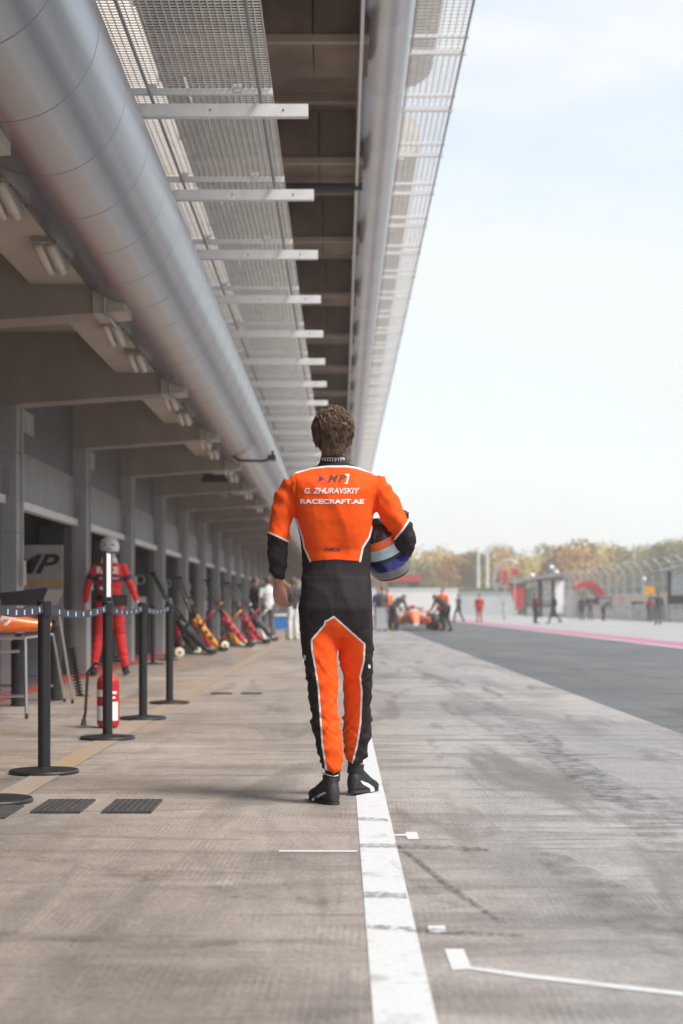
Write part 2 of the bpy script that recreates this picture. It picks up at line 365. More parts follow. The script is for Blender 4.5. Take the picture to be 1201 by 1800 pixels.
def ribbon_px(name, pts, w, m, z):
    b = B(); vs = []
    P3 = []
    for px, py in pts: Y = EYE*F/(py-HY); P3.append(Vector(((px-VX)*Y/F, Y, z)))
    for i, p in enumerate(P3):
        d = (P3[min(i+1, len(P3)-1)]-P3[max(i-1, 0)]).normalized(); q = Vector((d.y, -d.x, 0)); ww = w*(.4+.6*math.sin(math.pi*(i+.3)/(len(P3)-.4))); vs += [p-q*ww/2, p+q*ww/2]
    b.add(vs, [(2*i, 2*i+1, 2*i+3, 2*i+2) for i in range(len(P3)-1)]); return struct(name, b, m)
ribbon_px('rubber_streak', [(700,1488), (735,1515), (790,1560), (835,1592), (885,1625)], .028, M['rubber_mark'], .0048)
ribbon_px('rubber_streak', [(690,1515), (720,1540), (770,1585), (830,1598)], .05, M['rubber_soft'], .0042)
ribbon_px('rubber_streak', [(840,1265), (930,1310), (1050,1375), (1130,1415), (1260,1460)], .30, M['rubber_soft'], .0036)
ribbon_px('rubber_streak', [(720,1170), (800,1215), (900,1260), (990,1330), (1100,1420), (1260,1560)], .24, M['rubber_soft'], .0039)
ribbon_px('rubber_streak', [(960,1500), (1060,1570), (1160,1650), (1260,1700)], .22, M['rubber_soft'], .0033)
ribbon_px('rubber_streak', [(60,1510), (200,1530), (330,1560), (470,1580), (600,1590)], .16, M['rubber_soft'], .0042)
ribbon_px('rubber_streak', [(-40,1640), (120,1650), (260,1668), (420,1660)], .10, M['rubber_soft'], .0042)
for y_ in (1443, 1578, 1728, 1330, 1262, 1215):
    Y_ = EYE*F/(y_-HY); b = B(); b.add([(-3.6, Y_, .0045), (2.43, Y_-.03, .0045), (2.43, Y_-.021, .0045), (-3.6, Y_+.009, .0045)], [(0,1,2,3)]); struct('slab_joint', b, M['rubber_soft'])
# far side: track, slope and grass
b = B(); b.add([(-60, 300, -.02), (200, 300, -.02), (260, 420, 5), (-80, 420, 5), (-200, 900, 12), (400, 900, 12)], [(0,1,2,3), (3,2,5,4)]); struct('hillside', b, M['earth'])

# ------------------------------------------------------------------ pit building
BAY = 4.7; C0 = 17.15; cols = [C0+BAY*k for k in range(-5, 24)]
pb = thing('pit_building', 'long pit lane garage building with grey columns and concrete cantilever canopy', 'building', (-3.7, 60, 0))
def ms(bd, m, smooth=False): return mkmesh('shared', bd.v, bd.f, m, smooth)
cb = B(); zs = [0, .86, 1.72, 2.58, 3.1]
for a, c in zip(zs, zs[1:]): cb.box(-.26, 0, 0, .40, a+.006, c-.006)
cb.box(-.25, -.012, .012, .388, 0, 3.1); colm = ms(cb, M['col'])
bb = B(); bb.prism([(-.26,3.10), (0, 3.10), (1.80, 3.23), (1.80, 3.39), (1.55, 3.46), (1.55, 3.88), (-.26, 3.88)], 0, .36); beamm = ms(bb, M['beam'])
tb = B(); tb.prism([(1.56, 3.2), (1.81, 3.222), (1.81, 3.38), (1.56, 3.38)], -.03, .39); tipm = ms(tb, M['tipc'])
up = B(); up.box(-.06, 0, .40, BAY, 2.70, 3.88); upm = ms(up, M['dark_panel'])
gp = B(); g0, g1 = .40, BAY; w3 = (g1-g0)/4
gpm = ms(B().box(-.05, .02, .006, w3-.006, 2.125, 2.69), M['grey_panel'])
rlm = ms(B().box(-.04, .07, g0+.03, g1-.03, 2.03, 2.12), M['white_metal'])
sf = B(); sf.box(1.07, 1.80, .36, BAY, 3.44, 3.9); sfm = ms(sf, M['soffit'])
cl = B(); cl.box(-.3, 1.07, 0, BAY, 3.88, 4.0); clm = ms(cl, M['soffit'])
mul_ = ms(B().box(-.05, .0, 0, .09, 0, 2.03), M['grey_panel'])
jamb = ms(B().box(-.30, -.01, 0, .12, 0, 3.1), M['dark_panel'])
plq = ms(B().box(-.20, -.07, -.012, -.002, 2.1, 2.42), M['grey_panel'])
for y in cols:
    inst('column', colm, pb, (-3.5, y, 0)); inst('beam', beamm, pb, (-3.5, y, 0)); inst('beam_tip', tipm, pb, (-3.5, y, 0))
    if 10 < y < 50: inst('number_plate', plq, pb, (-3.5, y, 0))
    inst('fascia_panel', upm, pb, (-3.69, y, 0)); inst('soffit_panel', sfm, pb, (-3.5, y, 0)); inst('ceiling_panel', clm, pb, (-3.5, y, 0))
    for k in range(4): inst('shutter_panel', gpm, pb, (-3.68, y+g0+k*w3, 0))
    inst('shutter_rail', rlm, pb, (-3.68, y, 0)); inst('door_jamb', jamb, pb, (-3.7, y+.42, 0)); inst('door_jamb', jamb, pb, (-3.7, y+BAY-.14, 0))
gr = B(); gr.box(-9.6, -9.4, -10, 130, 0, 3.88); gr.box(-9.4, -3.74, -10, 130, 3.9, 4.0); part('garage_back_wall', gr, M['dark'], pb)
gw = B()
gwm = ms(B().box(-5.6, -.06, .12, .28, 0, 3.88), M['grey_panel'])
for y in cols: inst('garage_partition', gwm, pb, (-3.70, y, 0))
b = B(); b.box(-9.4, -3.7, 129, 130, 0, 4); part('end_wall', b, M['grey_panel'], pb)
# rolled aluminium tube along the beam tips
TC = (-1.650, 3.745); TR = .465; SEG = .97
def tube_seg(R_, m, ln=SEG, a0=0, a1=360, seg=44):
    b_ = B(); vs = []; prof = [(0, R_-.003), (.001, R_+.0018), (.010, R_+.0018), (.011, R_), (ln-.008, R_), (ln-.005, R_-.006)]
    for y, r in prof:
        for k in range(seg):
            a = 2*math.pi*k/seg; vs.append((r*math.cos(a), y, r*math.sin(a)))
    fs = [(i*seg+k, (i+1)*seg+k, (i+1)*seg+(k+1) % seg, i*seg+(k+1) % seg) for i in range(5) for k in range(seg)]
    b_.add(vs, fs); b_.add([(p[0], 0, p[2]) for p in vs[:0]], [])
    fs2 = [tuple(range(seg)), tuple(reversed(range(5*seg, 6*seg)))]; b_.f += fs2
    return mkmesh('shared', b_.v, b_.f, m, 40)
duct = thing('fascia_tube', 'wide rolled aluminium tube along the lower canopy edge above the garages', 'fascia tube', (TC[0], 60, TC[1]))
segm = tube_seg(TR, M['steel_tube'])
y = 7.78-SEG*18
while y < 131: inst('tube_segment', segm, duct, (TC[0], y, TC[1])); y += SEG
rv = B()
for i in range(80):
    yy = 5+i*.48; a = R(232); rv.ell((TC[0]+TR*math.cos(a), yy, TC[1]+TR*math.sin(a)), (.011, .011, .011), 6, 4)
part('rivet_row', rv, M['dark_panel'], duct)
# upper facade and roof
b = B(); b.box(-3.2, -2.9, -10, 132, 3.9, 11.5); uw = part('upper_wall', b, M['cream'], pb)
clip = ms(B().box(-.0, .035, -.05, .05, -.03, .03), M['white_metal'])
for k in range(52): inst('wall_clip', clip, pb, (-2.14, 9.2+k*2.35, 7.1))
rf = thing('canopy_roof', 'high stained concrete roof canopy with deep cross beams', 'roof', (-.9, 60, 7.1))
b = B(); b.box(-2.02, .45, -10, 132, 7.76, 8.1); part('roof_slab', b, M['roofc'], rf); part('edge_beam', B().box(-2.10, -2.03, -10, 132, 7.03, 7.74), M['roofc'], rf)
rbm = mkmesh('shared', *(lambda q: (q.v, q.f))(B().box(-2.0, -1.18, 0, 1.35, 7.1, 7.75).box(-1.16, -.32, 0, 1.35, 7.1, 7.75).box(-.30, .30, 0, 1.35, 7.1, 7.75)), M['roofc'])
rlip = mkmesh('shared', *(lambda q: (q.v, q.f))(B().box(-2.0, .30, -.05, .03, 7.02, 7.10)), M['roofc_light'])
rrib = mkmesh('shared', *(lambda q: (q.v, q.f))(B().box(-2.0, .30, 0, .12, 7.66, 7.76)), M['roofc_light'])
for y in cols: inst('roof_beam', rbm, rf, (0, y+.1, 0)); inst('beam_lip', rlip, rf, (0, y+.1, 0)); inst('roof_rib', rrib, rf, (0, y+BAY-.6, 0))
b = B()
for y in cols[:10]: b.tube([(-2.0, y+.75, 6.98), (.3, y+.75, 6.98)], .05, 10)
dp = solo('drain_pipe', B().tube([(-2.0, 22.9, 6.96), (.3, 22.9, 6.96)], .055, 12), M['black_rubber'], 'dark drain pipe crossing under the high roof canopy beam', 'pipe', smooth=True)
# right-hand fascia tube with flat plate
RT = (.50, 7.52, .30)
rt = thing('roof_edge_tube', 'pale aluminium tube along the outer edge of the high roof', 'fascia tube', (RT[0], 60, RT[1]))
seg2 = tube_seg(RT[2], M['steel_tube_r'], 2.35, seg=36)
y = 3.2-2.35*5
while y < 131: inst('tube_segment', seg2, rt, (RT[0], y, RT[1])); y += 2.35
pl = mkmesh('shared', *(lambda q: (q.v, q.f))(B().box(.20, .235, .004, 2.346, 6.95, 7.8)), M['steel_tube_r'])
y = 3.2-2.35*5
while y < 131: inst('fascia_plate', pl, rt, (0, y, 0)); y += 2.35
# ------------------------------------------------------------------ grating walkways
def grating(x0, x1, ln, z, t1=.006, h1=.0065, p1=.047, p2=.047, t2=.006):
    g = B(); n = int(ln/p1)
    for i in range(n): y_ = (i+.5)*ln/n; g.box(x0, x1, y_-t1/2, y_+t1/2, z, z+h1)
    n = int((x1-x0)/p2)
    for i in range(n+1): x_ = x0+(x1-x0)*i/n; g.box(x_-t2/2, x_+t2/2, 0, ln, z+h1-.002, z+h1+.006)
    return mkmesh('shared', g.v, g.f, M['galv'])
wk = thing('maintenance_grating', 'steel mesh walkway on white brackets beside the lower aluminium tube', 'grating', (-1, 60, 4.5))
gm = grating(-1.60, -.505, 2.33, 4.665)
brk = B(); brk.box(-1.62, -.24, 0, .004, 4.46, 4.55).box(-1.62, -.24, .004, .07, 4.462, 4.466); brkm = mkmesh('shared', brk.v, brk.f, M['white_metal'])
hol = B().lathe([(.007, 0), (.007, .003)], (-.42, -.002, 4.505), 10, Matrix.Rotation(R(90), 4, 'X')).lathe([(.007, 0), (.007, .003)], (-.95, -.002, 4.505), 10, Matrix.Rotation(R(90), 4, 'X')); holm = mkmesh('shared', hol.v, hol.f, M['black'])
xm = B(); xm.box(-1.62, -.5, 0, .05, 4.615, 4.66)
for q in (-1.36, -.75): xm.box(q-.03, q+.03, -.006, .0, 4.63, 4.69)
xmm = mkmesh('shared', xm.v, xm.f, M['white_metal'])
y = 11.51-2.35*7
while y < 131:
    inst('bracket', brkm, wk, (0, y, 0)); inst('bolt_hole', holm, wk, (0, y, 0)); inst('cross_member', xmm, wk, (0, y-.02, 0)); inst('grating_panel', gm, wk, (0, y+.01, 0)); y += 2.35
for x in (-1.375, -.585): part('rail', B().tube([(x, Y0, 4.60), (x, 131, 4.60)], .013, 8), M['rail'], wk, True)
b = B().box(-1.64, -1.52, Y0, 131, 4.58, 4.66); part('edge_angle', b, M['white_metal'], wk)
wr = thing('outer_mesh_screen', 'pale mesh screen on white arms outside the high roof edge', 'mesh screen', (1.2, 60, 8.1))
gm2 = grating(.86, 1.60, 2.33, 8.2, p1=.115, t1=.010, p2=.080, t2=.011, h1=.010)
brr = B(); brr.box(.78, 1.62, 0, .05, 8.10, 8.16); brr.box(.78, 1.62, -.45, -.40, 8.16, 8.2); brrm = mkmesh('shared', brr.v, brr.f, M['white_metal'])
y = 20.7-2.35*12
while y < 131: inst('bracket', brrm, wr, (0, y, 0)); inst('mesh_panel', gm2, wr, (0, y+.01, 0)); y += 2.35
part('rail', B().tube([(1.575, Y0, 8.13), (1.575, 131, 8.13)], .016, 8), M['rail'], wr, True)
part('rail', B().tube([(.90, Y0, 8.13), (.90, 131, 8.13)], .012, 8), M['rail'], wr, True)
def duct_run(ya, yb, label):
    b_ = B(); b_.tube([(1.0, ya, 9.5), (1.0, ya+.02, 9.5), (1.0, yb-.3, 9.5), (1.0, yb-.1, 9.5), (1.0, yb, 9.5)], [.44, .45, .45, .40, .25], 32)
    solo('roof_duct', b_, M['brownduct'], label, 'duct', 'ducts on the roof edge', 30)
duct_run(-8, 25.2, 'pale round duct above the mesh screen, the nearer one ending before a gap')
duct_run(29, 131, 'long pale round duct with a round white end, beyond the gap above the mesh screen')

# ------------------------------------------------------------------ ceiling lights and conduits
TENS = ['', '', 'twent', 'thirt', 'fort', 'fift', 'sixt', 'sevent']
def ordw(i):
    if i < 20: return ORD[i] if i else 'first'
    t_, u_ = divmod(i+1, 10); return TENS[t_]+'ieth' if u_ == 0 else TENS[t_]+'y-'+(ORD[u_-1] if u_ > 1 else 'first')
ORD = 'nearest second third fourth fifth sixth seventh eighth ninth tenth eleventh twelfth thirteenth fourteenth fifteenth sixteenth seventeenth eighteenth nineteenth twentieth'.split()
def make_lamp(loc):
    t = thing('ceiling_light', 'x', 'ceiling light', loc, 0, 'bulkhead lamps under the lower canopy')
    part('base_plate', B(True).box(-.10, .12, -.10, .14, -.035, -.001), M['lampgrey'], t)
    hb = B(True); m_ = Matrix.Translation((0, 0, -.09)) @ Matrix.Rotation(R(-10), 4, 'X')
    hb.box(-.085, .085, -.27, .27, 0, .05, m_); part('housing', hb, M['lampgrey'], t)
    for x in (-.043, .043):
        d = B(True); d.tube([m_ @ Vector((x, yy, -.012)) for yy in (-.25, -.23, .23, .25)], [(.02, .012), (.036, .03), (.036, .03), (.02, .012)], 12)
        part('diffuser', d, M['lens'], t, 50)
    part('junction_box', B(True).box(.16, .30, -.06, .06, -.075, -.002), M['lampgrey'], t)
    part('cable', B(True).tube([(.10, 0, -.03), (.16, 0, -.04)], .012, 6), M['lampgrey'], t)
    return t
l0 = None; i = 0
ly = []
for c in [cols[0]+BAY*k for k in range(2, 15)]: ly += [c+1.75, c+3.35]
ly = [y for y in ly if y > 8.5][:20]
for i, y in enumerate(ly):
    if l0 is None: l0 = o = make_lamp((-2.03, y, 3.44))
    else: o = copy_tree(l0); o.location = (-2.03, y, 3.44)
    o['label'] = '%s twin tube bulkhead lamp from the camera on the canopy soffit' % ORD[i]
cn = thing('conduit', 'thin grey cable conduit stepping under each beam tip beside the tube', 'conduit', (-1.86, 40, 3.4))
jb = mkmesh('shared', *(lambda q: (q.v, q.f))(B().box(-.001, .05, .12, .28, 1.15, 1.42).tube([(.02, .20, 1.42), (.02, .20, 3.1)], .012, 6)), M['lampgrey'])
trk = mkmesh('shared', *(lambda q: (q.v, q.f))(B().box(-.02, .03, 0, .05, 0, 2.12)), M['rail'])
vns = mkmesh('shared', *(lambda q: (q.v, q.f))(B().box(0, .012, 1.2, 1.9, 2.95, 3.2)), M['lampgrey'])
for y in cols[4:20]: inst('switch_box', jb, pb, (-3.5, y, 0)); inst('door_track', trk, pb, (-3.66, y+.42, 0)); inst('door_track', trk, pb, (-3.66, y+4.6, 0)); inst('vent_grille', vns, pb, (-3.69, y, 0))
for y in cols[3:16]:
    x = -1.845
    part('conduit_run', B().tube([(x, y-BAY+.55, 3.37), (x, y-.12, 3.37), (x, y-.06, 3.33), (x, y-.06, 3.2), (x+.03, y-.04, 3.17), (x+.03, y+.42, 3.17), (x, y+.45, 3.36), (x, y+.55, 3.37)], .013, 8), M['lampgrey'], cn, True)
# ------------------------------------------------------------------ things seen in the garages
g1_ = thing('garage_display_wall', 'white display wall inside the nearest garage with a dark team mark and orange line', 'display wall', (-4.6, 21.4, 0))
part('panel', B().box(-5.9, -3.74, 21.36, 21.42, .35, 1.75), M['display'], g1_); part('stripe', B().box(-5.9, -3.74, 21.35, 21.358, 1.23, 1.27), M['amber'], g1_)
part('lower_panel', B().box(-5.9, -3.74, 21.33, 21.355, 0, .9), M['grey_panel'], g1_)
flat_text('lettering', 'MP', .36, M['ink_black'], g1_, lambda x, y: (x+.42, -.06, y+1.48), shear=.4, off=.008, xs=1.3)
for i, c in enumerate(cols[5:13]):
    o = thing('display_board', '%s dark doorway display board from the camera, with grey ring and white notice' % ORD[i], 'display board', (-3.9, c+BAY-.4, 0), 0, 'display boards in the garage doorways')
    b = B(True).box(-.17, .17, 0, .05, .05, 2.0); part('board', b, M['dark'], o)
    rb = B(True); n_ = 20; pts = [(.0+.085*math.cos(2*math.pi*k/n_), -.012, 1.45+.085*math.sin(2*math.pi*k/n_)) for k in range(n_+1)]; rb.tube(pts, .02, 6); part('ring', rb, M['lampgrey'], o, True)
    part('notice', B(True).box(-.12, .12, -.012, -.001, .82, 1.12), M['white'], o)

# ------------------------------------------------------------------ stanchions
post_lab = ['nearest black belt barrier post at the left edge of the picture', 'black belt barrier post in front of the orange nose cone', 'black belt barrier post carrying a narrow white sign above the extinguisher',
            'third whole black belt barrier post, between the extinguisher and the pit jacks', 'last black belt barrier post of the front row, nearest the pit jacks']
px_posts = [(-1.635, 7.45), (-1.635, 8.76), (-1.62, 11.03), (-1.62, 13.0), (-1.63, 15.1)]
def make_post(loc, label):
    t = thing('barrier_post', label, 'barrier post', loc, 0, 'belt barrier posts')
    part('base', B(True).lathe([(.19, .001), (.192, .012), (.185, .02), (.06, .032), (.04, .036)], (0,0,0), 40), M['black'], t, 40)
    part('pole', B(True).lathe([(.0345, .034), (.0345, .86)], (0,0,0), 24), M['black'], t, 40)
    part('head', B(True).lathe([(.039, .86), (.041, .865), (.041, .945), (.034, .953)], (0,0,0), 24).box(-.014, .014, -.046, -.03, .872, .93).box(-.014, .014, .03, .046, .872, .93), M['black'], t, 40)
    return t
p0 = make_post((*px_posts[0], 0), post_lab[0]); posts = [p0]
for i in range(1, 5):
    o = copy_tree(p0); o.location = (*px_posts[i], 0); o['label'] = post_lab[i]; posts.append(o)
bk = [(-3.02, 25.5), (-3.02, 27.6), (-3.3, 24.2)]
for i, (x, y) in enumerate(bk[:2]):
    o = copy_tree(p0); o.location = (x, y, 0); o['label'] = ['nearer black belt post of the back row by the garage columns', 'farther black belt post of the back row by the garage columns'][i]
def belt(a, c, label, grp='belts between the barrier posts', n=8, mk=True):
    t = thing('barrier_belt', label, 'belt', ((a[0]+c[0])/2, (a[1]+c[1])/2, .88), 0, grp)
    A, C_ = Vector((*a, .905)), Vector((*c, .905)); d = (C_-A); ln = d.length; A = A+d*(.04/ln); C_ = C_-d*(.04/ln); d = C_-A
    vs = []; fs = []; K = 14
    def pt(u, s, off=0): 
        p = A+d*u; p.z -= .035*4*u*(1-u)*ln/2.2; q = Vector((d.y, -d.x, 0)).normalized(); tw = math.sin(u*3+ln)*.004
        return p+Vector((0,0,s))+q*(off+tw*s*20)
    for k in range(K+1):
        for s in (-.023, .023):
            for o_ in (-.0012, .0012): vs.append(pt(k/K, s, o_))
    for k in range(K):
        a_ = 4*k; b_ = a_+4
        fs += [(a_, a_+2, b_+2, b_), (a_+1, b_+1, b_+3, a_+3), (a_, b_, b_+1, a_+1), (a_+2, a_+3, b_+3, b_+2)]
    part('webbing', B().add(vs, fs), M['belt'], t)
    if mk:
        nm = n
        for k in range(nm):
            u = (k+.5)/nm; h = .013; w = .018/ln; bb_ = B()
            bb_.add([pt(u-w, -h, .0022), pt(u+w, -h, .0022), pt(u+w, h, .0022), pt(u-w, h, .0022)], [(0,1,2,3)])
            bb_.add([pt(u-w, -h, -.0022), pt(u+w, -h, -.0022), pt(u+w, h, -.0022), pt(u-w, h, -.0022)], [(0,1,2,3)])
            part('woven_mark', bb_, M['logo_pale'], t)
belt((-1.66, 4.9), px_posts[0], 'belt running toward the camera from the nearest barrier post')
belt(px_posts[0], px_posts[1], 'patterned navy belt across the orange nose cone at the left edge', n=6)
belt(px_posts[1], px_posts[2], 'patterned navy belt between the nose cone post and the sign post', n=8)
belt(px_posts[2], px_posts[3], 'patterned navy belt in front of the red overalls, right of the sign post', n=7)
belt(px_posts[3], px_posts[4], 'farthest patterned navy belt of the front barrier row', n=7)
belt(bk[0], bk[1], 'plain belt of the back barrier row by the columns', mk=False)
sg = thing('post_sign', 'narrow white sign with a black edge standing on the barrier post before the red overalls', 'sign', (-1.62, 11.03, .953))
rot = Matrix.Rotation(R(89), 4, 'Z')
part('panel', B(True).box(-.11, .11, -.006, .006, .03, .335, rot), M['white'], sg); part('frame', B(True).box(-.125, -.11, -.012, .012, .0, .345, rot).box(.11, .125, -.012, .012, .0, .345, rot).box(-.11, .11, -.010, .010, .335, .345, rot), M['black'], sg)
part('foot', B(True).box(-.03, .03, -.02, .02, 0, .03), M['black'], sg)

# ------------------------------------------------------------------ drains
def drain(x0, x1, y, label, hl=.215):
    t = thing('drain_grate', label, 'drain', ((x0+x1)/2, y, 0), 0, 'drain grates let into the apron')
    w = x1-x0; part('frame', B(True).box(-w/2, w/2, -hl-.01, -hl, .003, .011).box(-w/2, w/2, hl, hl+.01, .003, .011).box(-w/2, -w/2+.01, -hl, hl, .003, .011).box(w/2-.01, w/2, -hl, hl, .003, .011), M['drain'], t)
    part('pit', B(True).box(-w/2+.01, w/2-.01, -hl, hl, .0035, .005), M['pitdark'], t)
    n_ = 7
    for k in range(n_): xx = -w/2+.01+(w-.02)*(k+.5)/n_; part('bar', B(True).box(xx-.009, xx+.009, -hl+.001, hl-.001, .005, .0115), M['drain'], t)
drain(-1.375, -1.155, 7.26, 'left ribbed iron drain grate nearest the camera')
drain(-1.06, -.84, 7.26, 'right ribbed iron drain grate nearest the camera')
drain(-1.375, -1.155, 16.8, 'left ribbed drain grate of the far pair beyond the posts', .08)
drain(-1.06, -.84, 16.8, 'right ribbed drain grate of the far pair beyond the posts', .08)
cov = solo('metal_cover', B().box(-1.9, -1.45, 6.85, 7.28, .001, .008), M['drain'], 'dark flat metal cover in the ground under the nearest barrier post', 'cover')

# ------------------------------------------------------------------ extinguisher
ex = thing('fire_extinguisher', 'red fire extinguisher with white labels behind the barrier post that carries the sign', 'fire extinguisher', (-1.765, 12.05, 0))
part('cylinder', B(True).lathe([(.05, .0), (.07, .008), (.083, .03), (.085, .05), (.085, .34), (.078, .37), (.055, .40), (.03, .415), (.022, .44)], (0,0,0), 32), M['red'], ex, 50)
lb = B(True)
for a0, a1, z0, z1 in ((200, 250, .06, .17), (285, 335, .06, .2), (285, 325, .26, .28), (286, 316, .225, .24), (205, 250, .24, .29)):
    vs = []; n_ = 8
    for k in range(n_+1):
        a = R(a0+(a1-a0)*k/n_); vs += [(.0862*math.cos(a), .0862*math.sin(a), z0), (.0862*math.cos(a), .0862*math.sin(a), z1)]
    lb.add(vs, [(2*k, 2*k+2, 2*k+3, 2*k+1) for k in range(n_)])
part('label', lb, M['white'], ex)
part('valve', B(True).lathe([(.02, .44), (.02, .475), (.028, .48), (.028, .50)], (0,0,0), 14).box(-.02, .10, -.012, .012, .50, .515).box(-.02, .085, -.012, .012, .53, .54), M['black'], ex, 40)
part('hose', B(True).tube([(-.02, 0, .48), (-.10, 0, .49), (-.155, 0, .42), (-.165, 0, .25), (-.17, -.01, .12), (-.18, -.02, .07)], [.011]*5+[.011], 10), M['black_rubber'], ex, True)
part('nozzle', B(True).tube([(-.178, -.018, .08), (-.183, -.022, .02)], [.012, .024], 12), M['black_rubber'], ex, 40)

# ------------------------------------------------------------------ front wing and nose on a trolley
nt_ = thing('trolley', 'steel frame trolley with splayed legs holding the spare orange nose', 'trolley', (-3.05, 14.2, 0))
fr = B()
for a, c in (((-3.5,13.1,.66), (-2.60,13.1,.66)), ((-3.5,15.0,.66), (-2.72,15.0,.66)), ((-2.60,13.1,.66), (-2.72,15.0,.66)), ((-3.5,13.1,.66), (-3.5,15.0,.66)), ((-3.5,13.15,.18), (-2.60,13.15,.18)), ((-3.5,14.9,.18), (-2.70,14.9,.18)), ((-3.45,13.1,.55), (-2.65,13.1,.55))): fr.tube([a, c], .012, 8)
part('frame', fr, M['chrome'], nt_, 40)
for a, c in (((-2.60,13.1,.66), (-2.57,13.0,.02)), ((-3.42,13.1,.66), (-3.5,13.0,.02)), ((-2.72,15.0,.66), (-2.66,15.3,.02)), ((-2.60,14.6,.9), (-2.55,15.1,.03)), ((-3.42,15.0,.66), (-3.5,15.2,.02))):
    lg = part('leg', B().tube([a, c], .014, 8), M['chrome'], nt_, 40); part('caster', B().lathe([(.02, -.012), (.024, -.01), (.024, .01), (.02, .012)], (c[0], c[1], .026), 12, Matrix.Rotation(R(90), 4, 'Y')), M['black_rubber'], lg, 40)
nc = thing('spare_nose', 'spare orange race car nose and black front wing resting on the trolley', 'car nose', (-3.0, 13.9, .67))
nb = B(); nb.tube([(-4.4, 13.7, .86), (-3.6, 13.75, .84), (-3.1, 13.85, .80), (-2.78, 13.95, .765), (-2.55, 14.0, .745)], [(.16, .16), (.145, .14), (.12, .11), (.085, .07), (.04, .035)], 18, Vector((0,1,0)))
part('nose_cone', nb, M['orange_gloss'], nc, 45)
part('main_plane', B().prism([(-4.4, .67), (-2.5, .74), (-2.5, .755), (-3.0, .76), (-4.4, .70)], 13.2, 13.5), M['orange_gloss'], nc)
wg = B(); wg.prism([(-3.35, 1.02), (-2.92, 1.05), (-2.62, 1.09), (-2.60, 1.07), (-2.66, .93), (-3.3, .93)], 14.1, 14.9); part('flap', wg, M['carbon'], nc)
part('end_plate', B().prism([(-3.62, .82), (-3.30, 1.0), (-3.2, 1.0), (-3.1, .92), (-3.32, .90)], 13.6, 13.72), M['white'], nc)
part('pylon', B().box(-3.2, -3.1, 14.0, 14.5, .80, .94), M['carbon'], nc)
part('swoosh', B().tube([P(-10, 1100, 13.58), P(6, 1088, 13.58), P(20, 1082, 13.58), P(34, 1080, 13.6)], [.012, .016, .012, .004], 8), M['white'], nc, True)
part('swoosh', B().tube([P(-8, 1112, 13.57), P(10, 1098, 13.57), P(18, 1091, 13.57), P(8, 1090, 13.57)], [.006, .014, .012, .006], 8), M['white'], nc, True)
for i, (x, y, h, r) in enumerate(((-2.98, 14.7, .62, .075), (-2.80, 15.6, .74, .075), (-3.28, 14.9, .62, .07))):
    pr = [(r*.9, .001)]
    k = 0
    while .03+k*.022 < h: pr += [(r, .02+k*.022), (r*.86, .031+k*.022)]; k += 1
    pr += [(r*.55, h), (r*.4, h+.05)]
    solo('air_hose_drum', B().lathe(pr, (x, y, .0), 20), M['black_rubber'], ['black ribbed hose drum under the middle of the nose trolley', 'taller black ribbed hose drum at the right end of the nose trolley', 'black ribbed hose drum at the left under the trolley'][i], 'hose drum', 'ribbed hose drums by the trolley', 40)
solo('coiled_hose', B().tube([(-2.62+.035*math.cos(k*.9), 15.5+k*.004, .52-k*.0045) for k in range(110)]+[(-2.52, 15.9, .03)], .009, 6), M['black_rubber'], 'black coiled air hose hanging to the ground beside the trolley', 'hose', smooth=True)

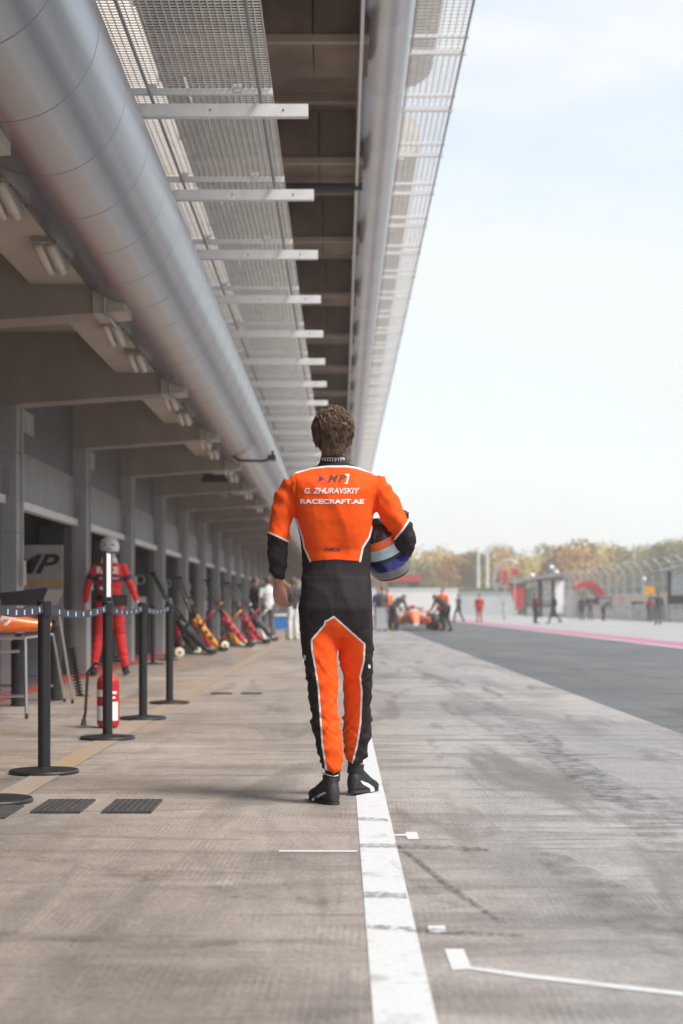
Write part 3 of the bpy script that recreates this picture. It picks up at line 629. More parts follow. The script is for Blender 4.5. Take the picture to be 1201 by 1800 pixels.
# ------------------------------------------------------------------ pit jacks
def jack(loc, rz, body_m, trim_m, label, lean=.62, h=1.5):
    t = thing('pit_jack', label, 'pit jack', loc, rz, 'wheeled pit jacks along the garages')
    part('base_frame', B(True).tube([(-.16, -.2, .07), (.16, -.2, .07), (.18, .45, .05), (-.18, .45, .05), (-.16, -.2, .07)], .02, 8), M['black'], t, True)
    for x in (-.21, .21):
        m_ = Matrix.Rotation(R(90), 4, 'Y')
        w = part('wheel', B(True).lathe([(.03, -.025), (.075, -.024), (.09, -.016), (.09, .016), (.075, .024), (.03, .025)], (x, -.2, .09), 20, m_), M['creamwheel'], t, 40)
        part('hub', B(True).lathe([(.025, -.03), (.028, .03)], (x, -.2, .09), 10, m_), M['black'], w)
    for x in (-.15, .15):
        part('handle_bar', B(True).tube([(x, .1, .10), (x*.7, .1-lean*.5, h*.55), (x*.55, .1-lean, h)], .018, 8), M['black'], t, True)
    part('handle_grip', B(True).tube([(-.22, .1-lean, h), (.22, .1-lean, h)], .02, 8), M['black_rubber'], t, True)
    part('strut', B(True).tube([(0, .4, .07), (0, .1-lean*.55, h*.6)], .016, 8), M['black'], t, True)
    part('cover', B(True).tube([(0, .34, .16), (0, .24, .24), (0, .02, .46), (0, -.12, .62), (0, -.17, .68)], [(.05,.03), (.09,.075), (.10,.09), (.085,.07), (.04,.03)], 12), body_m, t, 50)
    for u_ in (.2, .5, .8): part('strap', B(True).tube([(0, .24-.36*u_-.02, .24+.38*u_-.022), (0, .24-.36*u_+.02, .24+.38*u_+.022)], [(.106,.096)]*2, 12), M['black'], t, 40)
    part('side_plate', B(True).prism_yz([(.18, .12), (.16, .20), (.02, .36), (-.04, .40), (-.05, .34), (.04, .14)], -.135, -.12).prism_yz([(.18, .12), (.16, .20), (.02, .36), (-.04, .40), (-.05, .34), (.04, .14)], .12, .135), trim_m, t)
    part('lever', B(True).tube([(.10, -.05, .55), (.16, .12, .78), (.18, .20, .86)], .018, 6), trim_m, t, True)
    part('brace', B(True).tube([(-.16, -.2, .09), (-.02, -.02, .6), (.16, -.2, .09)], .014, 6), M['black'], t, True)
    part('pump_housing', B(True).box(-.13, .13, -.16, .06, .07, .22), M['black'], t)
    part('ram', B(True).tube([(0, .36, .12), (0, -.12, .78)], .035, 10), body_m, t, True); part('spring', B(True).tube([(.05*math.cos(k*.9), .30-.36*k/60+.03*math.sin(k*.9), .20+.52*k/60) for k in range(60)], .008, 5), trim_m, t, True)
    part('hook', B(True).tube([(0, -.12, .78), (.0, -.25, .95), (0, -.18, 1.02)], .02, 8), trim_m, t, True)
    for z_ in (.5, 1.0): part('cross_bar', B(True).tube([(-.12, .1-lean*z_/h, z_), (.12, .1-lean*z_/h, z_)], .012, 6), M['black'], t, True)
    part('pad', B(True).box(-.1, .1, .42, .54, .05, .12), M['black_rubber'], t)
jack((-2.85, 29.4, 0), R(-70), M['black'], M['black'], 'nearest pit jack, black with tall crossed handle bars', .75, 1.55)
jack((-2.78, 31.6, 0), R(-60), M['amber'], M['red'], 'orange and red pit jack just past the black one')
jack((-2.45, 35.0, 0), R(-65), M['crimson'], M['amber'], 'crimson pit jack in the middle of the row')
jack((-2.25, 38.2, 0), R(-65), M['red'], M['crimson'], 'red pit jack with cream wheels, fourth in the row')
jack((-2.2, 42.0, 0), R(-70), M['black'], M['white'], 'black and white pit jack farthest along the row')
solo('red_cylinder', B().lathe([(.05, .001), (.055, .02), (.055, .62), (.03, .68), (.02, .70)], (-3.05, 29.6, 0), 20), M['red'], 'slim red gas cylinder standing by a column behind the belt posts', 'gas cylinder', smooth=40)

# ------------------------------------------------------------------ overhead extras
cc = thing('cctv_camera', 'black camera on a bent arm sticking out from the aluminium tube', 'camera', (-1.5, 25, 3.2))
part('arm', B().tube([(-1.75, 25, 3.32), (-1.6, 25, 3.22), (-1.25, 25, 3.21), (-1.12, 25, 3.24)], .022, 8), M['black'], cc, True)
part('body', B().box(-1.16, -1.03, 24.9, 25.12, 3.22, 3.30).box(-1.10, -1.06, 24.96, 25.02, 3.30, 3.37), M['black'], cc)
sp = thing('loudspeaker', 'black loudspeaker hanging under the canopy beams', 'loudspeaker', (-2.4, 30.5, 3.25)); part('cabinet', B().prism([(-2.68, 3.30), (-2.16, 3.30), (-2.22, 3.46), (-2.62, 3.46)], 30.3, 30.6), M['black'], sp); part('bracket', B().box(-2.42, -2.38, 30.4, 30.5, 3.46, 3.6), M['black'], sp)
solo('round_speaker', B().lathe([(.05, -.05), (.07, .05), (.06, .06)], (-2.32, 31.5, 3.15), 16, Matrix.Rotation(R(90), 4, 'X')).box(-2.335, -2.305, 31.48, 31.52, 3.2, 3.45), M['lampgrey'], 'small round grey horn speaker hanging near the black loudspeaker', 'speaker')

exec_people = True
# ================================================================== PEOPLE
def hand_geo(b, wrist, d, palm_n, side, k=1.0, curl=.6):
    """palm and five separate fingers; d: direction of the hand, palm_n: the way the palm faces, side: direction of the thumb"""
    d = Vector(d).normalized(); n = Vector(palm_n); n = (n-d*n.dot(d)).normalized(); s = d.cross(n).normalized()
    if s.dot(Vector(side)) < 0: s = -s
    w = Vector(wrist)
    b.tube([w-d*.03*k, w+d*.02*k, w+d*.055*k, w+d*.088*k], [(.026*k, .019*k), (.033*k, .018*k), (.040*k, .016*k), (.038*k, .012*k)], 12, s)
    for i, (o, ln, r) in enumerate(((.030, .072, .0092), (.010, .080, .0095), (-.011, .074, .009), (-.030, .058, .0082))):
        p = w+d*.080*k+s*o*k; pts = [p-d*.02*k, p]; dd = d.copy(); rad = [r*k*1.1, r*k*1.08]
        for j, fr_ in enumerate((.42, .32, .26)):
            a = curl*(.55+.35*j)+.05*i; dd = (Matrix.Rotation(0, 3, 'X') @ dd); ax = s.cross(n) if False else s
            ang = sum([curl*(.7+.2*q) for q in range(j+1)])
            dd = d*math.cos(ang)+n*math.sin(ang); p = p+dd*ln*fr_*k; pts.append(p); rad.append(r*k*(1-.07*(j+1)))
        b.tube(pts, rad, 8, s)
    p = w+d*.015*k+s*.024*k; t1 = (d*.6+s*.75+n*.3).normalized(); t2 = (d*.9+s*.15+n*.45).normalized()
    b.tube([p-t1*.01, p+t1*.035*k, p+t1*.035*k+t2*.032*k, p+t1*.035*k+t2*.055*k], [.013*k, .0125*k, .0115*k, .009*k], 8, n)
def head_geo(b, c, k=1.0, m=None):
    """skull, jaw, nose, ears, brow and lips, looking along +Y"""
    c = Vector(c); T = m or Matrix.Identity(4)
    def e(o, r): b.ell(c+(T @ (Vector(o)*k)), [q*k for q in r], 16, 10, T.to_3x3())
    e((0, -.008, .03), (.076, .095, .088)); e((0, .022, -.035), (.060, .068, .075)); e((0, .055, -.078), (.030, .03, .025))
    e((0, .094, -.012), (.012, .022, .024)); e((0, .086, .028), (.045, .012, .010)); e((-.078, .0, -.012), (.010, .018, .03)); e((.078, .0, -.012), (.010, .018, .03))
    e((0, .086, -.052), (.022, .010, .006)); e((0, .085, -.062), (.018, .010, .006))
def face_parts(c, par, k=1.0, T=None, local=False):
    c = Vector(c); T = T or Matrix.Identity(4)
    for x in (-.03, .03):
        e = part('eye', B(local).ell(c+T @ Vector((x*k, .080*k, .008*k)), (.012*k,)*3, 10, 6), M['white'], par, True); part('iris', B(local).ell(c+T @ Vector((x*k, .0895*k, .008*k)), (.0055*k, .004*k, .0055*k), 8, 5), M['hair_base'], e, True)
POSE = dict(pel=(0,0,.95), ch=(0,0,1.32), nk=(0,0,1.50), hd=(0,.02,1.66), sl=(-.19,0,1.42), el=(-.24,-.02,1.15), wl=(-.24,.05,.90), sr=(.19,0,1.42), er=(.24,-.02,1.15), wr=(.24,.05,.90),
            hl=(-.09,0,.93), kl=(-.10,.02,.51), al=(-.11,-.02,.10), hr=(.09,0,.93), kr=(.10,.03,.51), ar=(.12,-.01,.10))
def pose(**k): p = dict(POSE); p.update(k); return p
STAND = pose(); ARMS_OUT = pose(sl=(-.165,0,1.42), sr=(.165,0,1.42), el=(-.27,-.02,1.18), wl=(-.31,.03,.95), er=(.27,-.02,1.18), wr=(.35,.05,.98), kl=(-.14,.02,.51), al=(-.20,-.02,.10), kr=(.13,.1,.52), ar=(.2,.12,.11))
WALK = pose(kl=(-.09,.20,.53), al=(-.09,.30,.10), kr=(.09,-.06,.52), ar=(.09,-.36,.16), el=(-.25,-.14,1.17), wl=(-.24,-.08,.92), er=(.25,.10,1.17), wr=(.24,.27,1.02))
FOLD = pose(el=(-.25,-.03,1.16), wl=(-.06,.20,1.18), er=(.25,-.03,1.16), wr=(.06,.20,1.14))
BEND = pose(ch=(0,.27,1.18), nk=(0,.42,1.27), hd=(0,.54,1.31), sl=(-.19,.36,1.20), sr=(.19,.36,1.20), el=(-.22,.46,.95), wl=(-.18,.62,.78), er=(.22,.46,.95), wr=(.18,.62,.78), pel=(0,-.06,.93), hl=(-.09,-.06,.91), hr=(.09,-.06,.91), kl=(-.12,.06,.50), kr=(.12,.0,.50), al=(-.13,.02,.1), ar=(.14,-.14,.1))
POINT = pose(el=(-.42,.0,1.38), wl=(-.62,.02,1.28), er=(.28,-.02,1.18), wr=(.22,.14,1.0))
CROUCH = pose(pel=(0,-.10,.55), ch=(0,.02,.92), nk=(0,.06,1.10), hd=(0,.10,1.26), sl=(-.19,.04,1.02), sr=(.19,.04,1.02), el=(-.22,.22,.85), wl=(-.12,.40,.80), er=(.22,.22,.85), wr=(.12,.40,.80), hl=(-.09,-.10,.53), hr=(.09,-.10,.53), kl=(-.15,.30,.52), kr=(.15,.26,.48), al=(-.13,.05,.10), ar=(.13,-.02,.10))
def person(label, loc, rz, p, top, bot, shoes='black', hair='hair', sc=1.0, vox=.02, short=False, helmet=None, group='people in the pit lane'):
    t = thing('person', label, 'person', loc, rz, group)
    q = {k: Vector(v)*sc for k, v in p.items()}
    X = Vector((1,0,0))
    def torso(b, d):
        up_ = (q['nk']-q['pel']).normalized(); wst = q['pel'].lerp(q['ch'], .42)
        b.tube([q['pel']-up_*.10*sc, q['pel'], wst, q['ch'], q['ch'].lerp(q['nk'], .62), q['nk'], q['nk']+up_*.03], [(r1*sc+d, r2*sc+d) for r1, r2 in ((.13,.10), (.16,.115), (.142,.105), (.178,.122), (.15,.095), (.062,.062), (.052,.055))], 18, X)
    def arm(b, s, d, frac=1.0):
        a, e, w = q['s'+s], q['e'+s], q['w'+s]
        if frac < .6: b.tube([a.lerp(q['ch'], .25), a, a.lerp(e, .45), a.lerp(e, .85)], [(r*sc+d) for r in (.06,.062,.056,.052)], 10)
        else: b.tube([a.lerp(q['ch'], .25), a, a.lerp(e, .5), e, e.lerp(w, .5), w], [(r*sc+d) for r in (.06,.062,.054,.047,.042,.032)], 10)
    def leg(b, s, d):
        h, k_, a = q['h'+s], q['k'+s], q['a'+s]
        b.tube([h+(h-k_).normalized()*.06, h.lerp(k_, .25), h.lerp(k_, .65), k_, k_.lerp(a, .35), k_.lerp(a, .75), a], [(r*sc+d) for r in (.09,.092,.075,.062,.062,.048,.042)], 12)
    hdT = Matrix.Rotation(0, 4, 'X') if p not in (BEND, CROUCH) else Matrix.Rotation(R(-35), 4, 'X')
    b = B(True); torso(b, -.016)
    for s in 'lr': arm(b, s, -.014); leg(b, s, -.014)
    b.tube([q['nk']-Vector((0,0,.03)), q['nk'].lerp(q['hd'], .5), q['hd']], [.052*sc, .05*sc, .05*sc], 12); head_geo(b, q['hd'], sc, hdT)
    v, f = remesh(b, vox*.8, 2); b = B(True); b.add(v, f)
    for s, sg_ in (('l', -1), ('r', 1)):
        e, w = q['e'+s], q['w'+s]; hand_geo(b, w+(w-e).normalized()*.02, w-e, (-sg_, .2, 0), (0, 1, 0), sc, .45)
    bo = part('body', b, M['skin'], t, True, fixn=False)
    face_parts(q['hd'], bo, sc, hdT, True)
    b = B(True); torso(b, .008)
    for s in 'lr': arm(b, s, .004 if not short else .01, .5 if short else 1)
    v, f = remesh(b, vox, 2); v = wrinkle(v, .010, 9); part('shirt' if top is not bot else 'overall_top', B(True).add(v, f), M[top], t, True)
    b = B(True); pe = q['pel']; b.tube([pe-Vector((0,0,.10)), pe, pe+(q['ch']-pe)*.22], [(.13*sc, .105*sc), (.166*sc, .122*sc), (.152*sc, .113*sc)], 18, X)
    for s in 'lr': leg(b, s, .006)
    v, f = remesh(b, vox, 2); v = wrinkle(v, .012, 9); part('trousers' if top is not bot else 'overall_trousers', B(True).add(v, f), M[bot], t, True)
    for s, sg_ in (('l', -1), ('r', 1)):
        a = q['a'+s]; z0 = max(a.z-.10*sc, 0); b = B(True)
        b.tube([(a.x-.0, a.y-.07*sc, z0+.04), (a.x, a.y-.05*sc, z0+.042), (a.x+.005*sg_, a.y+.06*sc, z0+.045), (a.x+.02*sg_, a.y+.15*sc, z0+.034), (a.x+.025*sg_, a.y+.20*sc, z0+.026)], [(.02, .035), (.038, .042), (.043, .044), (.046, .033), (.025, .02)], 12, X)
        b.tube([(a.x, a.y, z0+.04), (a.x, a.y, z0+.12*sc)], .044*sc, 12); part('shoe', b, M[shoes], t, 50)
    if helmet: return t, q
    b = B(True); T3 = hdT.to_3x3(); b.ell(q['hd']+hdT @ Vector((0, -.018, .038))*sc, (.086*sc, .098*sc, .088*sc), 16, 9, T3); b.ell(q['hd']+hdT @ Vector((0, -.05, .0))*sc, (.075*sc, .058*sc, .085*sc), 14, 8, T3)
    part('hair', b, M[hair], t, True); return t, q
def wrinkle(v, amp, sc, ax=(1, 1, 2.6)):
    out = v.copy(); c = v.mean(0)
    for i in range(len(v)):
        p = v[i]; n_ = noise.noise_vector(Vector((p[0]*sc*ax[0], p[1]*sc*ax[1], p[2]*sc*ax[2])))
        out[i] += np.array(n_)*amp
    return out
# ---- the driver, seen from behind
D = thing('person', 'man in orange and black racing overalls walking away with a helmet under his arm', 'person', (-.03, 7.5, 0))
def q_(px, py, y): return P(px, py, y)
YB = 7.45; s_ = YB/F
def ringZ(b, rows, seg=28):
    """horizontal cross sections: (py, cx, half width px, depth m, y centre, squareness)"""
    vs = []; n = len(rows)
    for py, cx, hw, ry, y in rows:
        c = P(cx, py, y); rx = hw*y/F
        for k in range(seg):
            a = 2*math.pi*k/seg; ca, sa = math.cos(a), math.sin(a); e = .85
            vs.append((c.x+rx*math.copysign(abs(ca)**e, ca), y+ry*math.copysign(abs(sa)**e, sa), c.z))
    fs = [(i*seg+k, i*seg+(k+1) % seg, (i+1)*seg+(k+1) % seg, (i+1)*seg+k) for i in range(n-1) for k in range(seg)]
    fs += [tuple(range(seg)), tuple(range((n-1)*seg, n*seg))]; b.add(vs, fs)
torso_rows = [(1118,591,52,.09,7.46), (1100,591,61,.110,7.45), (1070,590.5,65,.125,7.44), (1045,591,63,.122,7.45), (1020,590.5,61,.112,7.46), (995,590.5,60,.106,7.475), (970,590.5,60.5,.106,7.475), (945,590,62.5,.114,7.465), (915,588.5,68.5,.120,7.455),
              (885,587,74,.124,7.45), (860,586.5,79,.120,7.45), (847,586,82,.108,7.455), (839,586,80,.090,7.46), (833,586,70,.078,7.46), (826,586,52,.070,7.46), (820,586,36,.064,7.465), (815,586,26,.06,7.465)]
legL = [(1080,561,33,7.45), (1120,561,33,7.45), (1160,563,30,7.44), (1200,567.5,27,7.43), (1240,570,24.5,7.42), (1280,573,23.5,7.40), (1310,579,23.5,7.39), (1335,583,21.5,7.385), (1350,584.5,18.5,7.38), (1354,585,14,7.38)]
legR = [(1080,621,33,7.46), (1120,624,32,7.49), (1160,627,29.5,7.54), (1190,629,26,7.58), (1215,629.5,25.5,7.61), (1240,628.5,24,7.645), (1270,627,24,7.68), (1300,626,22.5,7.71), (1322,625,19.5,7.73), (1334,624.5,17,7.735), (1338,624,12,7.735)]
def limb(b, rows, k=1.0, dk=1.12):
    ringZ(b, [(py, cx, hw*k, hw*k*y/F*dk, y) for py, cx, hw, y in rows], 20)
armL = [q_(530,848,7.46), q_(513,852,7.46), q_(503,875,7.455), q_(497,900,7.45), q_(491,930,7.44), q_(488,955,7.445), q_(488.5,980,7.46), q_(490,1003,7.475), q_(491.5,1017,7.485)]
armLr = [.055, .061, .057, .053, .0485, .046, .044, .039, .030]
armR = [q_(645,848,7.46), q_(661,853,7.46), q_(677,880,7.45), q_(692,908,7.44), q_(706,932,7.445), q_(713,950,7.47), q_(712,962,7.54), q_(706,972,7.61), q_(697,980,7.68)]
armRr = [.055, .060, .059, .057, .057, .056, .050, .044, .036]
X = Vector((1,0,0)); Yv = Vector((0,1,0))
b = B(); ringZ(b, torso_rows); limb(b, legL); limb(b, legR); b.tube(armL, armLr, 18); b.tube(armR, armRr, 18)
v, f = remesh(b, .0072, 3)
# folds pushed along the normal
nrm_me = mkmesh('n', v, f, None, fixn=False); nn = np.empty(len(v)*3); nrm_me.vertices.foreach_get('normal', nn); nn = nn.reshape(-1, 3); bpy.data.meshes.remove(nrm_me)
px = VX+F*v[:,0]/v[:,1]; py = HY-F*(v[:,2]-EYE)/v[:,1]
def sm(a, lo, hi): return np.clip((a-lo)/(hi-lo), 0, 1)
isarm = (px < 519) & (py < 1030) | (px > 664) & (py < 1000)
legw = sm(py, 1110, 1150); low = sm(py, 1190, 1330)
disp = np.zeros(len(v))
for i in range(len(v)):
    x, y, z = v[i]
    if legw[i] > 0 and not isarm[i]:
        zz = z+.035*noise.noise(Vector((x*7, y*7, z*6+1))); mk = .35+1.5*abs(noise.noise(Vector((x*5+2, y*5, z*8))))
        w = noise.noise(Vector((x*6, y*6+3, zz*19+x*9))); r = max(0, 1-abs(noise.noise(Vector((x*7+9, y*5, zz*15-x*16))))*2.6)**1.5; r2 = max(0, 1-abs(noise.noise(Vector((x*5, y*8+4, zz*24+x*24))))*3)
        disp[i] = legw[i]*mk*((.008+.010*low[i])*w+(.008+.005*low[i])*(r-.3)+.005*(r2-.3))
    elif isarm[i]:
        w = noise.noise(Vector((x*13, y*9, z*24+x*20))); r = 1-abs(noise.noise(Vector((x*9+4, y*7, z*15-x*14))))*2; disp[i] = .010*w+.008*(r-.5)
    else:
        w = noise.noise(Vector((x*9, y*5, z*5+x*4))); r = 1-abs(noise.noise(Vector((x*8+3*z, y*3, z*6+4))))*2; h = noise.noise(Vector((x*5, 0, z*32))); ww = math.exp(-((py[i]-990)/35)**2)
        disp[i] = .007*w+.006*(r-.5)+.005*h*ww+.0015*noise.noise(Vector((x*30, y*30, z*30)))
v = v+nn*disp[:, None]
px = VX+F*v[:,0]/v[:,1]; py = HY-F*(v[:,2]-EYE)/v[:,1]; pp = np.stack([px, py], 1)
def segd(p, a, c):
    a, c = np.array(a, float), np.array(c, float); d = c-a; t_ = np.clip(((p-a) @ d)/(d @ d), 0, 1); return np.linalg.norm(p-(a+t_[:, None]*d), axis=1)
def sdist(p, poly):
    ds = np.full(len(p), 1e9); ins = np.zeros(len(p), bool); n = len(poly)
    for i in range(n):
        a, c = poly[i], poly[(i+1) % n]; ds = np.minimum(ds, segd(p, a, c))
        cond = ((a[1] > p[:,1]) != (c[1] > p[:,1])); xs = (c[0]-a[0])*(p[:,1]-a[1])/((c[1]-a[1]) or 1e-9)+a[0]; ins ^= cond & (p[:,0] < xs)
    return np.where(ins, ds, -ds)
upper = [(548,822), (625,822), (682,832), (735,900), (720,913), (709,930), (695,947), (664,916), (655,925), (649,945), (638,962), (633,986), (590,983), (546,986), (535,962), (532,945), (521,913), (508,952), (487,942), (460,930), (470,860), (497,832)]
legs = [(587,1084), (641,1132), (640,1160), (633,1190), (636,1215), (634,1270), (628,1310), (621,1340), (610,1380), (580,1380), (574,1350), (571,1335), (567,1310), (563,1250), (560,1210), (554,1170), (549,1145), (548,1125), (571,1095)]
zone = np.maximum(sdist(pp, upper), sdist(pp, legs))
pipes = [[(500,837), (548,823), (575,820), (610,820), (625,822), (673,836)], [(521,913), (532,945), (535,962), (546,987)], [(655,925), (649,945), (638,962), (633,987)], [(470,935), (487,942), (509,953)], [(722,910), (709,930), (694,948)],
         [(574,1356), (571,1335), (567,1310), (563,1250), (560,1210), (554,1170), (549,1145), (548,1125), (571,1098), (572,1092), (576,1091), (587,1084), (641,1132), (640,1160), (633,1190), (636,1215), (634,1270), (628,1310), (620,1340)]]
pd = np.full(len(v), 1e9)
for pl_ in pipes:
    for a, c in zip(pl_, pl_[1:]): pd = np.minimum(pd, segd(pp, a, c))
seam = np.full(len(v), 1e9)
for a, c in [((588,1012), (587,1084)), ((530,1012), (655,1012)), ((519,835), (521,913)), ((655,835), (655,925)), ((536,986), (536,1012))]: seam = np.minimum(seam, segd(pp, a, c))
v = v-nn*(.0022*np.exp(-(seam/1.8)**2))[:, None]+nn*(.0012*np.exp(-(pd/2.2)**2))[:, None]
def suit_mat():
    m, t, bs = _mat('racing overall cloth'); n = t.nodes.new; l = t.links.new
    za = n('ShaderNodeAttribute'); za.attribute_name = 'zone'; pa = n('ShaderNodeAttribute'); pa.attribute_name = 'pipe'
    def gt(s, th):
        x = n('ShaderNodeMapRange'); x.inputs[1].default_value = th-.35; x.inputs[2].default_value = th+.35; l(s, x.inputs[0]); return x.outputs[0]
    tcn = n('ShaderNodeTexCoord'); nz_ = n('ShaderNodeTexNoise'); nz_.inputs['Scale'].default_value = 14; nz_.inputs['Detail'].default_value = 5; l(tcn.outputs['Object'], nz_.inputs['Vector'])
    def mixc(f, a, c):
        x = n('ShaderNodeMix'); x.data_type = 'RGBA'; (l(f, x.inputs[0]))
        for s, i in ((a, 6), (c, 7)):
            if isinstance(s, tuple): x.inputs[i].default_value = (*s, 1)
            else: l(s, x.inputs[i])
        return x.outputs[2]
    org = mixc(nz_.outputs['Fac'], (.84, .075, .002), (.94, .105, .004)); blk = mixc(nz_.outputs['Fac'], (.016, .011, .013), (.028, .021, .024))
    c = mixc(gt(za.outputs['Fac'], 0), blk, org); c = mixc(gt(pa.outputs['Fac'], 1.6), (.80, .76, .76), c); l(c, bs.inputs['Base Color'])
    bs.inputs['Roughness'].default_value = .8; bs.inputs['Specular IOR Level'].default_value = .3
    w = n('ShaderNodeTexNoise'); w.inputs['Scale'].default_value = 240; w.inputs['Detail'].default_value = 2; l(tcn.outputs['Object'], w.inputs['Vector'])
    w2 = n('ShaderNodeTexNoise'); w2.inputs['Scale'].default_value = 26; w2.inputs['Detail'].default_value = 4; l(tcn.outputs['Object'], w2.inputs['Vector'])
    b1 = n('ShaderNodeBump'); b1.inputs['Strength'].default_value = .35; b1.inputs['Distance'].default_value = .008; l(w2.outputs['Fac'], b1.inputs['Height'])
    b2 = n('ShaderNodeBump'); b2.inputs['Strength'].default_value = .25; b2.inputs['Distance'].default_value = .002; l(w.outputs['Fac'], b2.inputs['Height']); l(b1.outputs[0], b2.inputs['Normal']); l(b2.outputs[0], bs.inputs['Normal'])
    return m
suit = part('racing_overalls', B().add(v, f), suit_mat(), D, True, fixn=False)
for nm_, arr in (('zone', zone), ('pipe', pd)):
    at = suit.data.attributes.new(nm_, 'FLOAT', 'POINT'); at.data.foreach_set('value', arr.astype(np.float32))
bvh = BVHTree.FromPolygons([tuple(p) for p in v], f)
def on_back(px_, py_, off=.0022):
    o = Vector((0, 0, EYE)); d = (P(px_, py_, 7.3)-o).normalized(); h = bvh.ray_cast(o, d)
    p = h[0] if h[0] else P(px_, py_, 7.33); return p-d*off
def back_text(s, cx, cy, w, h, m, shear=0, off=0, name='lettering'):
    vv, ff = text_geo(s, 1.0, shear=shear, off=off); a = np.array(vv); a -= (a.min(0)+a.max(0))/2; sz = a.max(0)-a.min(0); a = a/sz*np.array([w, h])
    part(name, B().add([on_back(cx+x, cy-y) for x, y in a], ff), m, D, fixn=False)
def back_poly(pts, m, name, n=4, off=.0022):
    bm = bmesh.new(); vs = [bm.verts.new((x, y, 0)) for x, y in pts]; bm.faces.new(vs); bmesh.ops.triangulate(bm, faces=bm.faces); bmesh.ops.subdivide_edges(bm, edges=bm.edges, cuts=n, use_grid_fill=True)
    vv = [(p.co.x, p.co.y) for p in bm.verts]; ff = [tuple(q.index for q in p.verts) for p in bm.faces]; bm.verts.index_update()
    ff = [tuple(q.index for q in p.verts) for p in bm.faces]; bm.free()
    part(name, B().add([on_back(x, y, off) for x, y in vv], ff), m, D, fixn=False)
back_text('G. ZHURAVSKIY', 584, 862.5, 97, 10.2, M['ink_white'], .25, .026)
back_text('RACECRAFT.AE', 584, 881.5, 112, 8.6, M['ink_white'], 0, .042)
back_text('P', 601.5, 841, 14, 13.5, M['ink_dark'], .35, .035)
back_text('M', 585.5, 841, 20, 13.5, M['ink_dark'], .35, .02)
back_poly([(560,834), (575,834), (573,849), (555,849)], M['ink_red'], 'emblem'); 
back_poly([(562,836), (570,841.5), (560,847)], M['ink_dark'], 'emblem_arrow', 2, .0045)
back_poly([(607,833), (614.5,833), (611,850.5), (606,850.5), (606.6,848), (608.8,848), (611.3,835.5), (606.7,835.5)], M['ink_white'], 'emblem_bracket', 1)
back_text('HRX', 586, 966, 31, 6, M['ink_black'], .3, .03)
# leg side marks
back_poly([(534,1150), (538,1153), (537,1160), (533,1163)], M['ink_white'], 'side_mark', 1); back_poly([(648,1167), (652,1170), (651,1176), (647,1173)], M['ink_white'], 'side_mark', 1)
# collar, cuffs
b = B(); ringZ(b, [(826,586,33,.068,7.465), (820,586,29,.062,7.465), (812,586,24,.058,7.47), (802,585.5,21,.056,7.475), (800,585.5,19,.053,7.475)], 24); part('collar', b, M['knit'], D, 50)
cb_ = B(); 
def neckpt(x, y): return P(x, y, 7.475-math.sqrt(max(0, 1-((x-585.5)/24.5)**2))*.062-.003+(812-y)*-.0002)
for x0, x1, y0, y1 in ((566,606,804.5,806), (566,606,812.5,814), (566,568,806,812.5), (604,606,806,812.5), (570,573,807,811.5), (575,576.5,806.5,811.5), (578,582,808,810), (584,585.5,806.5,811.5), (588,592,807,809), (589,590.5,809,812), (594,596,807,811.5), (598,602,808,811)):
    K = 5; vs = []
    for k in range(K+1): xx = x0+(x1-x0)*k/K; vs += [neckpt(xx, y0), neckpt(xx, y1)]
    cb_.add(vs, [(2*k, 2*k+1, 2*k+3, 2*k+2) for k in range(K)])
part('collar_mark', cb_, M['ink_white'], D)
b = B(); limb(b, [(1346,585,14.5,7.38), (1356,585,13.5,7.385), (1372,584,14,7.39)]); part('cuff', b, M['knit'], D, 50)
b = B(); limb(b, [(1330,625,14,7.735), (1342,625,13,7.74), (1358,624,14,7.745)]); part('cuff', b, M['knit'], D, 50)
# body: head, neck, trunk, limbs and hands as one surface
hd = P(586, 766, 7.49)
b = B(); ringZ(b, [(py_, cx, hw-7, max(.03, ry-.02), y) for py_, cx, hw, ry, y in torso_rows[:-1]], 20)
limb(b, [(a_, c_, h_-6, y_) for a_, c_, h_, y_ in legL], .9); limb(b, [(a_, c_, h_-6, y_) for a_, c_, h_, y_ in legR], .9)
b.tube(armL, [r-.016 for r in armLr[:-1]]+[.026], 12); b.tube(armR, [r-.018 for r in armRr[:-1]]+[.028], 12)
b.tube([P(586, 835, 7.465), P(585.5, 810, 7.475), hd-Vector((0, 0, .04))], [.055, .053, .054], 16)
tr = Matrix.Rotation(R(-8), 4, 'Z') @ Matrix.Rotation(R(-6), 4, 'X'); head_geo(b, hd, 1.0, tr)
hand_geo(b, P(491.5, 1019, 7.49), (.03, .06, -1), (.55, .85, 0), (.85, -.2, 0), 1.02, .62)
hand_geo(b, P(695, 983, 7.695), (-.9, .0, -.35), (-.1, -1, .2), (0, 0, 1), 1.0, .35)
v2, f2 = remesh(b, .0042, 2); body = part('body', B().add(v2, f2), M['skin'], D, True, fixn=False)
face_parts(hd, body, 1.0, tr)
# hair: base cap and locks of strands
cap = B(); T3 = tr.to_3x3(); hc = hd+Vector((0, -.004, .028))
cap.ell(hc, (.080, .102, .095), 20, 14, T3); cap.ell(hc+Vector((0, -.035, -.05)), (.066, .066, .083), 16, 10, T3)
v3, f3 = remesh(cap, .006, 3)
keep = []
vv3 = np.array(v3); out = vv3.copy()
for i in range(len(vv3)):
    p = vv3[i]; n1 = noise.noise(Vector((p[0]*35, p[1]*35, p[2]*16))); out[i] += (p-np.array(hc))/.1*(.005+.011*n1+.006*noise.noise(Vector((p[0]*80, p[1]*80, p[2]*30))))
f3 = [q for q in f3 if not (np.mean([out[i][1] for i in q]) > hd.y+.062 and np.mean([out[i][2] for i in q]) < hd.z+.055)]
hr_ = part('hair', B().add(out, f3), M['hair_base'], D, True, fixn=False)
st = B(); crown = hc+Vector((.012, -.045, .085)); rnd = random.Random(3)
